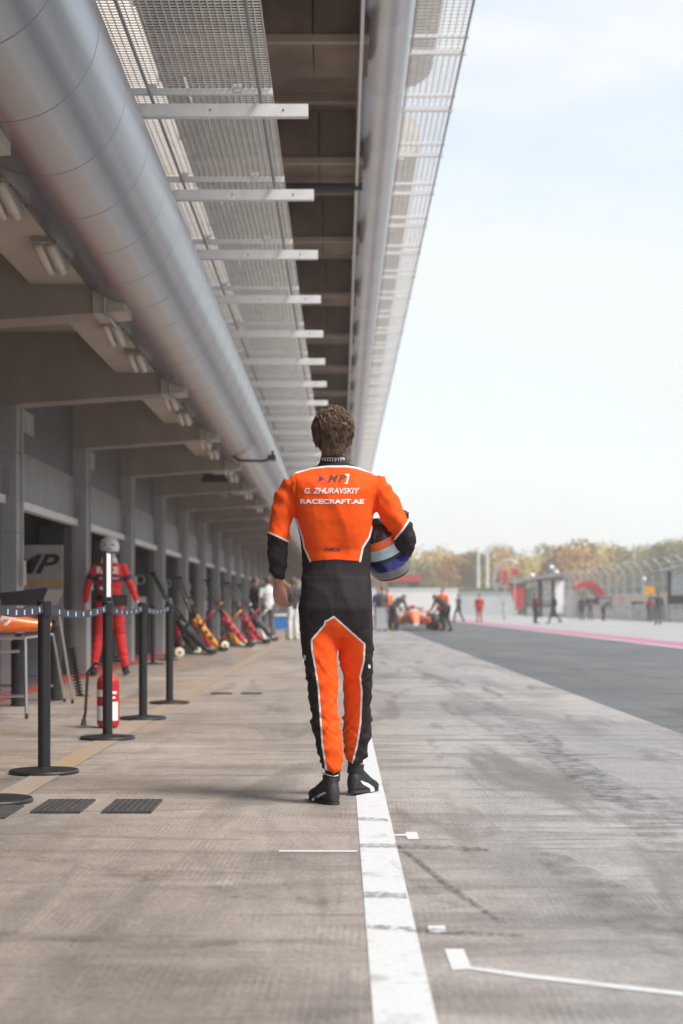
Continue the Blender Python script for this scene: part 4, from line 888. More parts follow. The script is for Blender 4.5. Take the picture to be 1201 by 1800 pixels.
hb_ = BVHTree.FromPolygons([tuple(p) for p in out], f3)
for i in range(4200):
    a = rnd.uniform(0, 2*math.pi); e = rnd.uniform(-.75, 1.5)
    dvec = Vector((math.cos(a)*math.cos(e), math.sin(a)*math.cos(e), math.sin(e)))
    if dvec.y > .55 and dvec.z < .45: continue
    wz = .083 if dvec.z > -.15 else .083+(dvec.z+.15)*.03
    p = hc+Vector((dvec.x*wz, dvec.y*.104, dvec.z*.097)); 
    if dvec.z < -.1: p.y = min(p.y, hc.y+.05)
    away = (p-crown); away.normalize(); swirl = Vector((0,0,1)).cross(away)*.35
    lock = noise.noise_vector(Vector((p.x*22, p.y*22, p.z*14)))*.9
    dr = (away*.8+swirl*1.9+Vector((0,0,-.30))+lock*1.5).normalized(); ln = rnd.uniform(.025, .06)
    nl = (p-hc).normalized(); dr = (dr-nl*dr.dot(nl)).normalized()
    lift = rnd.uniform(.000, .016)+.006*max(0, dvec.z); pts = []
    for k in range(5):
        u = k/4; q3 = p+dr*ln*u; rr_ = q3-hc; base = Vector((rr_.x/wz, rr_.y/.104, rr_.z/.097)); sc_ = 1/max(base.length, .3) if q3.z > hc.z-.05 else 1
        q4 = hc+rr_*max(sc_, .0) if q3.z > hc.z-.05 else q3
        pts.append(q4+nl*(lift*math.sin(u*math.pi*.8)+.003)+Vector((0,0,-.010*u*u)))
    st.tube(pts, [.0012, .0018, .0016, .0011, .0003], 3, Vector((.3,.5,.8)), cap=False)
for i in range(260):                                        # flyaway hairs
    a = rnd.uniform(0, 2*math.pi); e = rnd.uniform(-.3, 1.5); dv = Vector((math.cos(a)*math.cos(e), math.sin(a)*math.cos(e), math.sin(e)))
    if dv.y > .5 and dv.z < .5: continue
    p = hc+Vector((dv.x*.082, dv.y*.103, dv.z*.096)); tn = Vector((rnd.gauss(0,1), rnd.gauss(0,1), rnd.gauss(0,1))); tn = (tn-dv*tn.dot(dv)).normalized(); ln = rnd.uniform(.02, .045)
    st.tube([p, p+tn*ln*.4+dv*.010, p+tn*ln*.8+dv*rnd.uniform(.008, .017), p+tn*ln*1.1+dv*rnd.uniform(.004, .02)], [.001, .0011, .0009, .0003], 3, Vector((.3,.5,.8)), cap=False)
for i in range(420):                                        # nape: locks falling onto the collar
    x = rnd.uniform(-.052, .052); z = hd.z+rnd.uniform(-.085, -.02); yb = hc.y-.035-math.sqrt(max(0, 1-(x/.082)**2))*.070
    p = Vector((hc.x+x, yb+.004, z)); d_ = Vector((rnd.uniform(-.35, .35)-x*2, rnd.uniform(.15, .55), -1)).normalized(); ln = rnd.uniform(.018, .034)
    st.tube([p, p+d_*ln*.5+Vector((0,-.003,0)), p+d_*ln], [.0020, .0018, .0003], 3, cap=False)
lk = B(); swirl_ = lambda p_: Vector((0,0,1)).cross((p_-crown).normalized())*.8
for i in range(70):
    a = rnd.uniform(0, 2*math.pi); e = rnd.uniform(-.5, 1.45); dv = Vector((math.cos(a)*math.cos(e), math.sin(a)*math.cos(e), math.sin(e)))
    if dv.y > .5 and dv.z < .5: continue
    p = hc+Vector((dv.x*.081, dv.y*.103, dv.z*.096)); away = (p-crown).normalized(); nl = (p-hc).normalized()
    dr = (away+swirl_(p)+Vector((0,0,-.15))+noise.noise_vector(p*14)*1.8); dr = (dr-nl*dr.dot(nl)).normalized(); ln = rnd.uniform(.035, .06); k0 = rnd.uniform(.005, .014)
    lk.tube([p-nl*.003, p+dr*ln*.4+nl*k0*.7, p+dr*ln*.75+nl*k0*.8-Vector((0,0,.003)), p+dr*ln+nl*k0*rnd.uniform(-.2, 1.1)-Vector((0,0,.008))], [.003, .0052, .0038, .0005], 6, Vector((.3,.5,.8)), cap=False)
part('hair_locks', lk, M['hair'], D, True, kind='stuff', fixn=False)
part('hair_strands', st, M['hair'], D, True, kind='stuff', fixn=False)
# shoes
def shoe(heel, toe, anklez, mirror, whites):
    h, t_ = Vector(heel), Vector(toe); d = (t_-h); ln = d.length; d.normalize(); s = Vector((d.y, -d.x, 0)); b = B(); b.v = []
    par = thing_shoe = None
    up_ = Vector((0,0,1)); K = [(-.004,.014,.03,.050), (.006,.028,.045,.085), (.03,.036,.055,.108), (.09,.040,.060,.120), (.14,.044,.050,.092), (.19,.047,.040,.066), (.235,.044,.030,.052), (.265,.034,.030,.042), (.283,.016,.020,.028)]
    vs = []; seg = 18
    for u, w, zc, hh in K:
        c = h+d*(u*ln/.285)+up_*(.008+hh*.45)
        for k in range(seg):
            a = 2*math.pi*k/seg; zz = math.sin(a)*hh*.55; zz = max(zz, -hh*.42); vs.append(c+s*math.cos(a)*w+up_*zz)
    fs = [(i*seg+k, i*seg+(k+1) % seg, (i+1)*seg+(k+1) % seg, (i+1)*seg+k) for i in range(len(K)-1) for k in range(seg)]+[tuple(range(seg)), tuple(range((len(K)-1)*seg, len(K)*seg))]
    b.add(vs, fs); an = h+d*.055
    b.tube([an+up_*.03, an+up_*.08-d*.006, an+up_*.115-d*.004, an+up_*anklez], [(.040,.050), (.036,.043), (.037,.041), (.038,.041)], 18, s)
    v_, f_ = remesh(b, .005, 2); so_ = part('shoe', B().add(v_, f_), M['shoe'], D, True)
    vs = []; n_ = 26; sb = B()
    outline = [(-.008,0), (-.005,.018), (.003,.031), (.018,.040), (.04,.044), (.09,.043), (.12,.045), (.16,.051), (.20,.056), (.235,.053), (.26,.043), (.277,.028), (.287,0)]
    pts = [(u, w) for u, w in [(u, w*.78) for u, w in outline]]+[(u, -w*.74) for u, w in outline[-2:0:-1]]
    for z in (.001, .015): vs += [h+d*(u*ln/.285)+s*w+up_*z for u, w in pts]
    n_ = len(pts); sb.add([tuple(p) for p in vs], [tuple(range(n_)), tuple(range(n_, 2*n_))]+[(i, (i+1) % n_, n_+(i+1) % n_, n_+i) for i in range(n_)])
    part('sole', sb, M['black_rubber'], so_)
    bt = BVHTree.FromPolygons([tuple(p) for p in v_], f_)
    for poly in whites:
        bm = bmesh.new(); bm.faces.new([bm.verts.new((x, y, 0)) for x, y in poly]); bmesh.ops.triangulate(bm, faces=bm.faces); bmesh.ops.subdivide_edges(bm, edges=bm.edges, cuts=3, use_grid_fill=True); bm.verts.index_update()
        vs = []
        for q in bm.verts:
            o = Vector((0,0,EYE)); dd = (P(q.co.x, q.co.y, 7.5)-o).normalized(); hh = bt.ray_cast(o, dd); vs.append((hh[0] if hh[0] else P(q.co.x, q.co.y, h.y+.1))-dd*.002)
        ff = [tuple(w.index for w in p.verts) for p in bm.faces]; bm.free(); part('white_flash', B().add(vs, ff), M['ink_white'], so_, fixn=False)
    rb = [an+up_*(anklez+.001)-d*.004+(s*math.cos(a)*.040+d*math.sin(a)*.043)+up_*(.006*math.cos(2*a)) for a in [2*math.pi*k/24 for k in range(25)]]
    part('trim', B().tube(rb, .0022, 6), M['ink_white'], so_, True)
shoe((-.030, 7.335, 0), (-.135, 7.58, 0), .138, 1, [[(556,1399), (571,1392), (573,1394), (558,1403)], [(549,1402), (555,1400), (553,1407), (548,1407)]])
shoe((.048, 7.70, .012), (.165, 7.93, .0), .138, -1, [[(634,1372), (648,1377), (658,1384), (659,1391), (652,1392), (649,1385), (638,1378)]])
# ---- helmet under the arm
H = thing('racing_helmet', 'dark racing helmet with orange and pale blue bands and a blue visor', 'helmet', (.20, 7.56, 1.05))
hcn = P(671, 961, 7.57)
HT = Matrix.Rotation(R(-24), 4, 'Y') @ Matrix.Rotation(R(22), 4, 'X') @ Matrix.Rotation(R(14), 4, 'Z')   # visor toward the camera, crown up
def hshell(z0, z1, r=1.0, n=14, seg=40, a0=-180, a1=180, thick=False, flare=0):
    vs = []; fs = []
    for i in range(n+1):
        z = z0+(z1-z0)*i/n
        for k in range(seg+1):
            a = R(a0+(a1-a0)*k/seg); rr_ = math.sqrt(max(0, 1-(z/.142)**2)) if z > 0 else math.sqrt(max(0, 1-(z/.21)**2))
            fx = -math.sin(a)*.113*rr_*r; fy = -math.cos(a)*.136*rr_*r
            if z < -.03 and math.cos(a) > 0: fy -= .014*math.cos(a)**2*min(1, (-.03-z)/.04)
            vs.append(hcn+HT @ Vector((fx, fy, z)))
    for i in range(n):
        for k in range(seg): w = seg+1; fs.append((i*w+k, i*w+k+1, (i+1)*w+k+1, (i+1)*w+k))
    return B().add(vs, fs)
hm_d = mat('helmet dark maroon', (.045, .02, .026), .25, var=.1, coat=.5); hm_p = mat('helmet pale blue', (.50, .66, .72), .3, var=.15, scale=20, coat=.4); hm_g = mat('helmet grey', (.20, .20, .22), .35)
part('crown', hshell(.070, .1415, n=14), hm_d, H, True); part('orange_band', hshell(.034, .070, n=5), M['orange_gloss'], H, True); part('pale_band', hshell(-.016, .034, n=6), hm_p, H, True)
part('brow_band', hshell(-.034, -.016, n=3), M['carbon'], H, True); part('shell_back', hshell(-.085, -.034, n=6, a0=75, a1=285), hm_d, H, True)
part('visor', hshell(-.080, -.032, 1.012, 6, 30, -72, 72), M['gloss_blue'], H, True); part('visor_opening', hshell(-.085, -.034, .985, 6, 30, -80, 80), M['carbon'], H, True)
part('chin_bar', hshell(-.128, -.079, 1.004, 6, 40), hm_g, H, True); part('neck_roll', hshell(-.138, -.122, .985, 3, 40), M['black_rubber'], H, True)
part('spoiler', B().tube([hcn+HT @ Vector((-.05, .12, .10)), hcn+HT @ Vector((0, .145, .105)), hcn+HT @ Vector((.05, .12, .10))], [(.012, .004)]*3, 8), M['carbon'], H, True)
for sx in (-1, 1): part('visor_pivot', B().lathe([(.016, 0), (.015, .006)], hcn+HT @ Vector((sx*.109, -.02, -.035)), 14, (HT @ Matrix.Rotation(R(90*sx), 4, 'Y')).to_3x3()), M['carbon'], H, True)
part('air_scoop', B().tube([P(708, 900, 7.60), P(714, 903, 7.60), P(716, 912, 7.60)], [.012, .015, .008], 10), M['carbon'], H, True)

# ---- marshal in red
mt, q = person('marshal in red overalls and white helmet standing by the garages with a black belt pouch', (-3.09, 21.2, 0), R(6), ARMS_OUT, 'red_cloth', 'red_cloth', 'black', sc=1.03, vox=.013, helmet=True, group='people by the garages')
mh = q['hd']+Vector((0, 0, .01))
b = B(True); b.ell(mh, (.132, .15, .142), 24, 16); vv = np.array(b.v); part('helmet', b, M['white'], mt, True)
part('helmet_trim', B(True).tube([mh+Vector((.128*math.cos(a), .146*math.sin(a), -.085)) for a in [2*math.pi*k/24 for k in range(25)]], .014, 6), M['black'], mt, True)
part('neck_restraint', B(True).tube([mh+Vector((0, -.06, -.13)), mh+Vector((0, -.09, -.22))], [(.085, .03), (.12, .03)], 14), M['white'], mt, True)
part('helmet_visor', B(True).box(-.115, .115, .10, .152, mh.z-.035, mh.z+.045), M['carbon'], mt)
for x_ in (-.05, .05): part('helmet_vent', B(True).box(x_-.018, x_+.018, -.150, -.125, mh.z+.015, mh.z+.028), M['carbon'], mt)
part('helmet_label', B(True).box(-.03, .03, -.152, -.13, mh.z-.045, mh.z-.03), M['lampgrey'], mt)
def band(name, z, hgt, m, rx, ry, cy=0): part(name, B(True).lathe([(1, z), (1, z+hgt)], (0, cy, 0), 36, Matrix.Diagonal((rx, ry, 1, 1))), m, mt, 40)
band('chest_band', 1.27, .055, M['navy'], .200, .148); band('belt', 1.0, .08, M['black'], .180, .146)
for s in (-1, 1):
    a_, e_ = (q['sl'], q['el']) if s < 0 else (q['sr'], q['er']); u0, u1 = a_.lerp(e_, .52), a_.lerp(e_, .75); part('arm_band', B(True).tube([u0, u1], .063, 14), M['navy'], mt, 40)
part('pouch', B(True).box(.06, .24, -.21, -.13, .93, 1.08), M['black'], mt)
flat_text('lettering', 'RACE', .115, M['ink_white'], mt, lambda x, y: (x-.02, -.150+abs(x)*.10, y+1.40), off=.006)
b = B(True)
for k in range(11):
    xx = -.13+k*.024; b.box(xx, xx+.016, -.153+abs(xx)*.18, -.149+abs(xx)*.18, 1.288, 1.306)
for k in range(4): b.box(-.12+k*.026, -.10+k*.026, -.148, -.142, 1.15, 1.18)
part('woven_mark', b, M['ink_white'], mt)
# ---- people beyond
person('person in black shirt and trousers standing beside the last pit jack', (-2.42, 44.5, 0), R(-60), FOLD, 'darkcloth', 'darkcloth', sc=1.0)
person('person in white T-shirt and dark trousers seen from behind near the garages', (-2.02, 44.0, 0), R(10), STAND, 'whitecloth', 'greycloth', 'white', sc=1.0, short=True)
person('person in dark top and white trousers next to the walking driver', (-1.38, 45.5, 0), R(30), FOLD, 'darkcloth', 'whitecloth', 'white', sc=1.0)
person('mechanic in black bending over the left side of the race car', (2.05, 62.6, 0), R(-50), BEND, 'darkcloth', 'darkcloth')
person('mechanic in dark overalls standing left of the race car beside a grey case', (1.62, 63.5, 0), R(-20), STAND, 'greycloth', 'darkcloth')
person('mechanic in black leaning over the right side of the race car', (4.10, 62.6, 0), R(50), BEND, 'darkcloth', 'darkcloth')
person('mechanic in orange top standing behind the right rear wheel', (4.22, 66.5, 0), R(150), STAND, 'orangecloth', 'darkcloth')
person('mechanic in orange top standing behind the car at the driver elbow', (1.95, 68, 0), R(200), STAND, 'orangecloth', 'bluecloth')
person('mechanic in blue top behind the race car on the left', (1.55, 67, 0), R(170), STAND, 'bluecloth', 'darkcloth')
person('small distant person in black walking beyond the race car', (7.2, 98, 0), R(40), WALK, 'darkcloth', 'darkcloth')
person('distant person in red standing beyond the race car', (8.3, 96, 0), R(0), STAND, 'red', 'red')
person('left of two people in dark clothes walking across the far lane', (11.2, 92, 0), R(-70), STAND, 'maroon', 'darkcloth')
person('right of two people in dark clothes striding across the far lane', (12.3, 92, 0), R(80), WALK, 'darkcloth', 'darkcloth')
person('left of two people in black standing before the red and white shelter', (16.9, 112, 0), R(0), STAND, 'darkcloth', 'darkcloth')
person('right of two people in black standing before the red and white shelter', (17.5, 112, 0), R(180), FOLD, 'darkcloth', 'greycloth')
person('person in black crouching right of the red and white shelter', (18.1, 110, 0), R(-60), BEND, 'darkcloth', 'darkcloth')
person('person in black with one arm out beside the dark hut', (16.9, 85, 0), R(10), POINT, 'darkcloth', 'greycloth')
person('marshal in red behind the crowd barrier near the dark hut', (20.9, 108, 0), R(20), STAND, 'red', 'greycloth', sc=.95)

# ------------------------------------------------------------------ formula car, nose toward the camera
CL = (2.93, 62.6, 0)
car = thing('race_car', 'orange open wheel race car facing the camera with mechanics around it', 'race car', CL)
def T(x, y, z): return (x, y, z)
part('nose', B(True).tube([(0,-.15,.25), (0,.0,.30), (0,.6,.40), (0,1.3,.50), (0,2.0,.58)], [(.10,.05), (.13,.08), (.16,.12), (.20,.16), (.24,.20)], 16), M['orange_gloss'], car, 50)
part('nose_flash', B(True).prism([(-.08,.20), (.08,.20), (.10,.30), (-.10,.30)], -.19, -.17), M['white'], car)
part('body', B(True).tube([(0,1.9,.5), (0,2.4,.55), (0,3.2,.55), (0,4.0,.5), (0,4.7,.4)], [(.3,.25), (.36,.27), (.4,.3), (.3,.28), (.12,.15)], 18), M['orange_gloss'], car, 50)
for s in (-1, 1):
    part('side_pod', B(True).tube([(s*.55,2.5,.38), (s*.58,2.6,.40), (s*.55,3.4,.38), (s*.3,4.3,.3)], [(.13,.12), (.17,.13), (.16,.12), (.1,.1)], 14), M['orange_gloss'], car, 50)
    fw = Matrix.Rotation(R(90), 4, 'Y')
    for yy, w, r in ((.95, .28, .33), (4.1, .36, .345)):
        xx = s*.80
        wl = part('wheel', B(True).lathe([(r*.6, -w/2), (r*.93, -w/2), (r, -w/2+.03), (r, w/2-.03), (r*.93, w/2), (r*.6, w/2)], (xx, yy, r+.005), 28, fw), M['tyre'], car, 40)
        part('rim', B(True).lathe([(r*.5, -w/2+.02), (r*.58, -w/2+.03), (r*.58, w/2-.03), (r*.5, w/2-.02)], (xx, yy, r+.005), 20, fw), M['carbon'], wl)
        for dz in (.12, -.1):
            part('suspension_arm', B(True).tube([(s*.2, yy+.2, r+dz+.08), (s*.68, yy, r+dz)], .016, 6), M['carbon'], car, True); part('suspension_arm', B(True).tube([(s*.2, yy-.25, r+dz+.08), (s*.68, yy, r+dz)], .016, 6), M['carbon'], car, True)
    part('wing_end_plate', B(True).box(s*.93-.012, s*.93+.012, -.25, .35, .05, .32), M['amber'], car)
    part('mirror', B(True).box(s*.52-.09, s*.52+.09, 1.9, 1.96, .72, .80), M['orange_gloss'], car)
for k, (z, y_) in enumerate(((.09, -.1), (.16, .05), (.23, .18))):
    part('wing_flap', B(True).box(-.92, .92, y_, y_+.22, z, z+.018), M['carbon'], car)
part('halo', B(True).tube([(-.30,2.9,.72), (-.30,2.5,.86), (-.2,2.15,.90), (0,1.98,.88), (.2,2.15,.90), (.30,2.5,.86), (.30,2.9,.72)], .03, 8), M['carbon'], car, True); part('halo_pillar', B(True).tube([(0,1.98,.88), (0,1.85,.62)], .02, 8), M['carbon'], car, True)
part('airbox', B(True).prism([(-.14,.78), (.14,.78), (.10,1.0), (-.10,1.0)], 2.95, 3.6), M['red'], car)
part('head_rest', B(True).ell((0,2.6,.76), (.13,.14,.14), 14, 9), M['white'], car, True)
part('rear_wing', B(True).box(-.5, .5, 4.6, 4.8, .86, .90).box(-.5, .5, 4.75, 4.85, .74, .76), M['carbon'], car)
for s in (-1, 1): part('rear_end_plate', B(True).box(s*.5-.01, s*.5+.01, 4.5, 4.95, .45, .95), M['orange_gloss'], car)
bx = thing('equipment_case', 'grey wheeled equipment case left of the race car', 'case', (1.52, 61.5, 0)); part('cabinet', B(True).box(-.2, .2, -.2, .2, .08, .85), M['grey_wall'], bx); part('lid', B(True).box(-.21, .21, -.21, .21, .85, .92), M['lampgrey'], bx)
for x in (-.15, .15): part('caster', B(True).lathe([(.03, -.015), (.035, 0), (.03, .015)], (x, -.16, .04), 10, Matrix.Rotation(R(90), 4, 'Y')), M['black_rubber'], bx)
bc = thing('blue_cart', 'low cart with a blue tub between the two people near the garages', 'cart', (-1.85, 48.5, 0)); part('tub', B(True).box(-.24, .24, -.3, .3, .25, .65), M['blue'], bc); part('tray', B(True).box(-.26, .26, -.32, .32, .65, .72), M['white'], bc)
for x in (-.18, .18): part('wheel', B(True).lathe([(.1, -.02), (.12, 0), (.1, .02)], (x, -.2, .12), 14, Matrix.Rotation(R(90), 4, 'Y')), M['black_rubber'], bc)

# ------------------------------------------------------------------ far side of the lane
# crowd barriers
def make_barrier(loc):
    t = thing('crowd_barrier', 'x', 'barrier', loc, 0, 'steel crowd barriers along the far side of the lane')
    part('frame', B(True).tube([(0,.02,.15), (0,.02,1.1), (0,2.38,1.1), (0,2.38,.15), (0,.02,.15)], .025, 6), M['fence'], t)
    for k in range(11): part('upright', B(True).tube([(0, .22+k*.195, .15), (0, .22+k*.195, 1.1)], .012, 5), M['fence'], t)
    for yy in (.3, 2.1): part('foot', B(True).box(-.3, .3, yy-.02, yy+.02, 0, .04), M['fence'], t)
    return t
bar0 = make_barrier((20.9, 96, 0))
for k in range(34):
    o = bar0 if k == 0 else copy_tree(bar0); o.location = (20.9, 96+k*2.45, 0); o['label'] = 'steel crowd barrier section, %s from the right in the far lane row' % ordw(k)
# catch fence with leaning top
cf = thing('catch_fence', 'tall grey debris fence with posts leaning at the top along the track side', 'fence', (23.8, 170, 0))
cpm = mkmesh('shared', *(lambda q: (q.v, q.f))(B().tube([(0,0,0), (0,0,3.6), (-.25,0,4.1), (-.8,0,4.55)], .06, 8)), M['fence'])
for k in range(52): inst('post', cpm, cf, (23.8, 90+k*4, 0))
for z, x in ((.9, 0), (1.8, 0), (2.7, 0), (3.6, 0), (4.1, -.25), (4.55, -.8)): part('rail', B().tube([(23.8+x, 90, z), (23.8+x, 296, z)], .035, 6), M['fence'], cf)
wm = B()
for k in range(200):
    yy = 90+k*1.03; wm.box(23.79, 23.81, yy, yy+.016, 0, 3.6); wm.add([(23.79, yy, 3.6), (23.79, yy+.016, 3.6), (23.0, yy+.016, 4.55), (23.0, yy, 4.55)], [(0,1,2,3)])
for k in range(9): wm.box(23.785, 23.80, 90, 296, .1+k*.4, .12+k*.4)
part('wire_mesh', wm, M['fence'], cf, kind='stuff')
bw = thing('track_wall', 'low pale wall with cream panels behind the debris fence', 'wall', (25, 170, 0)); part('wall_base', B().box(24.6, 24.9, 90, 296, 0, .9), M['grey_wall'], bw)
cpn = mkmesh('shared', *(lambda q: (q.v, q.f))(B().box(0, .1, .25, 2.9, 0, .85)), mat('cream board', (.80, .60, .40), .7)); cpo = mkmesh('shared', *(lambda q: (q.v, q.f))(B().box(-.02, .12, -.12, .12, -.4, 1.0)), M['fence'])
for k in range(64): inst('cream_panel', cpn, bw, (24.65, 92+k*3.2, 1.15)); inst('panel_post', cpo, bw, (24.65, 92+k*3.2, 1.15))
gs = thing('far_grandstand', 'pale grey grandstand rising behind the debris fence', 'grandstand', (50, 300, 0))
for k in range(8): part('tier', B().box(52+k*1.2, 53.2+k*1.2, 215, 330, 0, 1.2+k*.55), M['grey_wall'], gs)
mg = thing('main_grandstand', 'tall dark grandstand opposite the garages, mirrored in the aluminium tube', 'grandstand', (60, 60, 0))
part('rear_wall', B().box(74, 76, -80, 200, 0, 19), M['dark_panel'], mg); part('roof', B().prism([(48, 17.2), (76, 19), (76, 19.6), (48, 17.6)], -80, 200), M['grey_panel'], mg)
stp = mkmesh('shared', *(lambda q: (q.v, q.f))(B().box(0, 2.4, 0, 280, 0, 1.25)), mat('grandstand seats', (.06, .065, .085), .7))
for k in range(10): inst('seating_tier', stp, mg, (50+k*2.4, -80, .4+k*1.25))
part('front_wall', B().box(49.5, 50, -80, 200, 0, 1.8), M['dark_panel'], mg)
# dark canopy hut, shelters
h1 = thing('pit_wall_stand', 'pit wall stand with black flat canopy and white end panel', 'shelter', (21.6, 152, 0))
part('canopy', B().prism([(16.9, 3.25), (20.9, 3.65), (20.9, 3.85), (17.2, 3.45)], 150, 153), M['black'], h1); part('end_panel', B().box(20.2, 21.0, 150.6, 150.8, .4, 3.4), M['white'], h1)
for x in (18.6, 19.9): part('support', B().box(x, x+.45, 151, 151.4, 0, 3.5), M['black'], h1)
part('desk', B().box(17.6, 20.8, 151, 152.6, .9, 1.3), M['greycloth'], h1)
h1b = thing('red_banner_stand', 'slim stand with a hanging red banner left of the black canopy', 'banner', (17.6, 160, 0)); part('banner', B().prism([(16.8, 3.2), (18.4, 3.2), (18.2, 1.0), (17.5, .6)], 160, 160.06), M['red'], h1b); part('roof', B().box(16.0, 18.8, 159.8, 161, 3.2, 3.35), M['black'], h1b); part('support', B().box(18.4, 18.5, 160, 160.1, 0, 3.2), M['black'], h1b)
h2 = thing('curved_shelter', 'red and white curved shelter on the far side of the lane', 'shelter', (21.8, 140, 0))
cs = []
for k in range(13): a = R(125-k*14); cs.append((21.4+1.7*math.cos(a), 1.35+1.85*math.sin(a)))
inner = [(21.4+(x-21.4)*.72, 1.35+(z-1.35)*.75) for x, z in reversed(cs)]
part('red_shell', B().prism(cs+inner, 139, 142), M['red'], h2); part('white_side', B().prism([(20.2, .1), (22.6, .1), (22.4, 1.2), (21.6, 2.4), (20.2, 2.5)], 142, 142.1), M['white'], h2); part('base', B().box(22.0, 23.0, 139, 142, 0, 1.3), M['red'], h2)
h3 = thing('control_hut', 'dark framed hut with sloping roof and window at the right edge', 'hut', (22.5, 105, 0))
part('roof', B().prism([(20.8, 3.15), (24, 3.9), (24, 4.05), (20.7, 3.3)], 102.5, 107), M['dark_panel'], h3)
for x in (21.0, 22.6, 23.9): part('post', B().box(x, x+.24, 102.6, 102.75, 0, 3.3), M['black'], h3)
part('window', B().box(21.14, 22.6, 102.66, 102.7, 1.7, 3.1), M['glass'], h3); part('window', B().box(22.74, 23.9, 102.66, 102.7, 1.7, 3.1), M['glass'], h3); part('lower_panel', B().box(21.14, 23.9, 102.64, 102.7, .75, 1.7), M['black'], h3)
solo('orange_sign', B().box(21.3, 22.05, 112, 112.06, 1.85, 2.4).box(21.62, 21.72, 112.06, 112.1, 0, 1.85), M['amber'], 'small orange board on a post left of the dark hut', 'sign')
r_ = random.Random(4)
for i in range(9):
    y_ = 112+i*7.5; h_ = r_.uniform(1.0, 1.9); w_ = r_.uniform(.6, 1.3); t = thing('equipment_rack', 'dark equipment rack on the pit wall, %s from the right behind the crowd barriers' % ordw(i), 'rack', (22.2, y_, 0), 0, 'dark racks along the pit wall')
    part('cabinet', B(True).box(-w_/2, w_/2, -.5, .5, .12, h_), M['darkcloth'], t); part('screen', B(True).box(-w_/2+.08, w_/2-.08, -.53, -.502, h_*.55, h_-.1), M['glass'], t); part('shelf', B(True).box(-w_/2-.05, w_/2+.05, -.6, .5, h_, h_+.05), M['lampgrey'], t)
# ring sculpture and lights
rg = thing('ring_gantry', 'white curved loop gantry standing across the far lane', 'gantry', (15.6, 150, 0))
pts = [P(895+27*math.cos(a)-(8 if math.sin(a) < 0 else 0)*abs(math.sin(a))*-1, 1024-39*math.sin(a), 150) for a in [R(50+k*10) for k in range(19)]]; pts.append(P(890, 1083, 150))
part('loop', B().tube(pts, .12, 10), M['fence'], rg, True)
for i, (x, y, w, h) in enumerate(((888, 1015, 8, 24), (905, 1006, 12, 10))):
    t = thing('signal_panel', ['tall narrow red signal panel inside the white loop', 'short red signal panel at the top right of the white loop'][i], 'signal', tuple(P(x, 1083, 149.5))); c = P(x, y, 149.5); part('panel', B().box(c.x-w*.027, c.x+w*.027, 149.4, 149.6, c.z-h*.027, c.z+h*.027), M['red'], t); part('pole', B().tube([(c.x, 149.5, 0), (c.x, 149.5, c.z-h*.027)], .06, 6), M['fence'], t); 
for i, (px_, py_) in enumerate(((936, 1012), (970, 998), (978, 1006), (1132, 1018))):
    t = thing('track_lamp', ['white globe lamp left of the black canopy', 'upper white globe lamp above the black canopy', 'lower white globe lamp above the black canopy', 'white globe lamp behind the debris fence at the right'][i], 'lamp', tuple(P(px_, 1083, 151.5))); c = P(px_, py_, 151.5); part('globe', B().ell(c, (.24, .24, .24), 12, 8), M['white'], t, True); part('pole', B().tube([(c.x, 151.5, 0), (c.x, 151.5, c.z-.2)], .05, 6), M['fence'], t)
# end of the lane
ew = thing('end_wall', 'long white wall closing the end of the pit straight', 'wall', (8, 185, 0)); part('wall', B().box(-4, 13.5, 185, 186, 0, 3.0), M['conc_wall'], ew); part('coping', B().box(-4.1, 13.6, 184.9, 186.1, 3.0, 3.12), M['white'], ew)
lw = thing('low_wall', 'low grey concrete wall right of the white wall', 'wall', (17, 190, 0)); part('wall', B().box(13.7, 21, 190, 191, 0, 2.6), M['grey_wall'], lw); part('coping', B().box(13.7, 21, 189.9, 191.1, 2.6, 2.75), M['lampgrey'], lw)
tk = thing('red_trailer', 'long red covered trailer parked on the road above the white wall', 'trailer', (8, 200, 3.2)); part('box', B().box(5.4, 10.0, 199, 201.4, 4.15, 5.0), M['red'], tk); part('chassis', B().box(5.6, 9.8, 199.2, 201.2, 3.95, 4.15), M['black'], tk)
for x in (6.2, 8.6, 9.2): part('wheel', B().lathe([(.35, -.15), (.4, 0), (.35, .15)], (x, 199.3, 3.75), 14, Matrix.Rotation(R(90), 4, 'X')), M['tyre'], tk)
b = B(); b.box(-60, 60, 196, 240, -.02, 3.35); struct('raised_road', b, M['earth'])
for i, px_ in enumerate((841, 857)): solo('white_mast', B().tube([P(px_, 1040, 215), P(px_, 962, 215)], [.22, .18], 8), M['conc_wall'], ['left of two pale masts in front of the trees', 'right of two pale masts in front of the trees'][i], 'mast', 'pale masts before the trees')
solo('bollard', B().lathe([(.12, 0), (.14, .1), (.14, .8), (.08, .95)], (12.3, 120, 0), 14), M['grey_wall'], 'short grey bollard at the bend of the far lane', 'bollard')
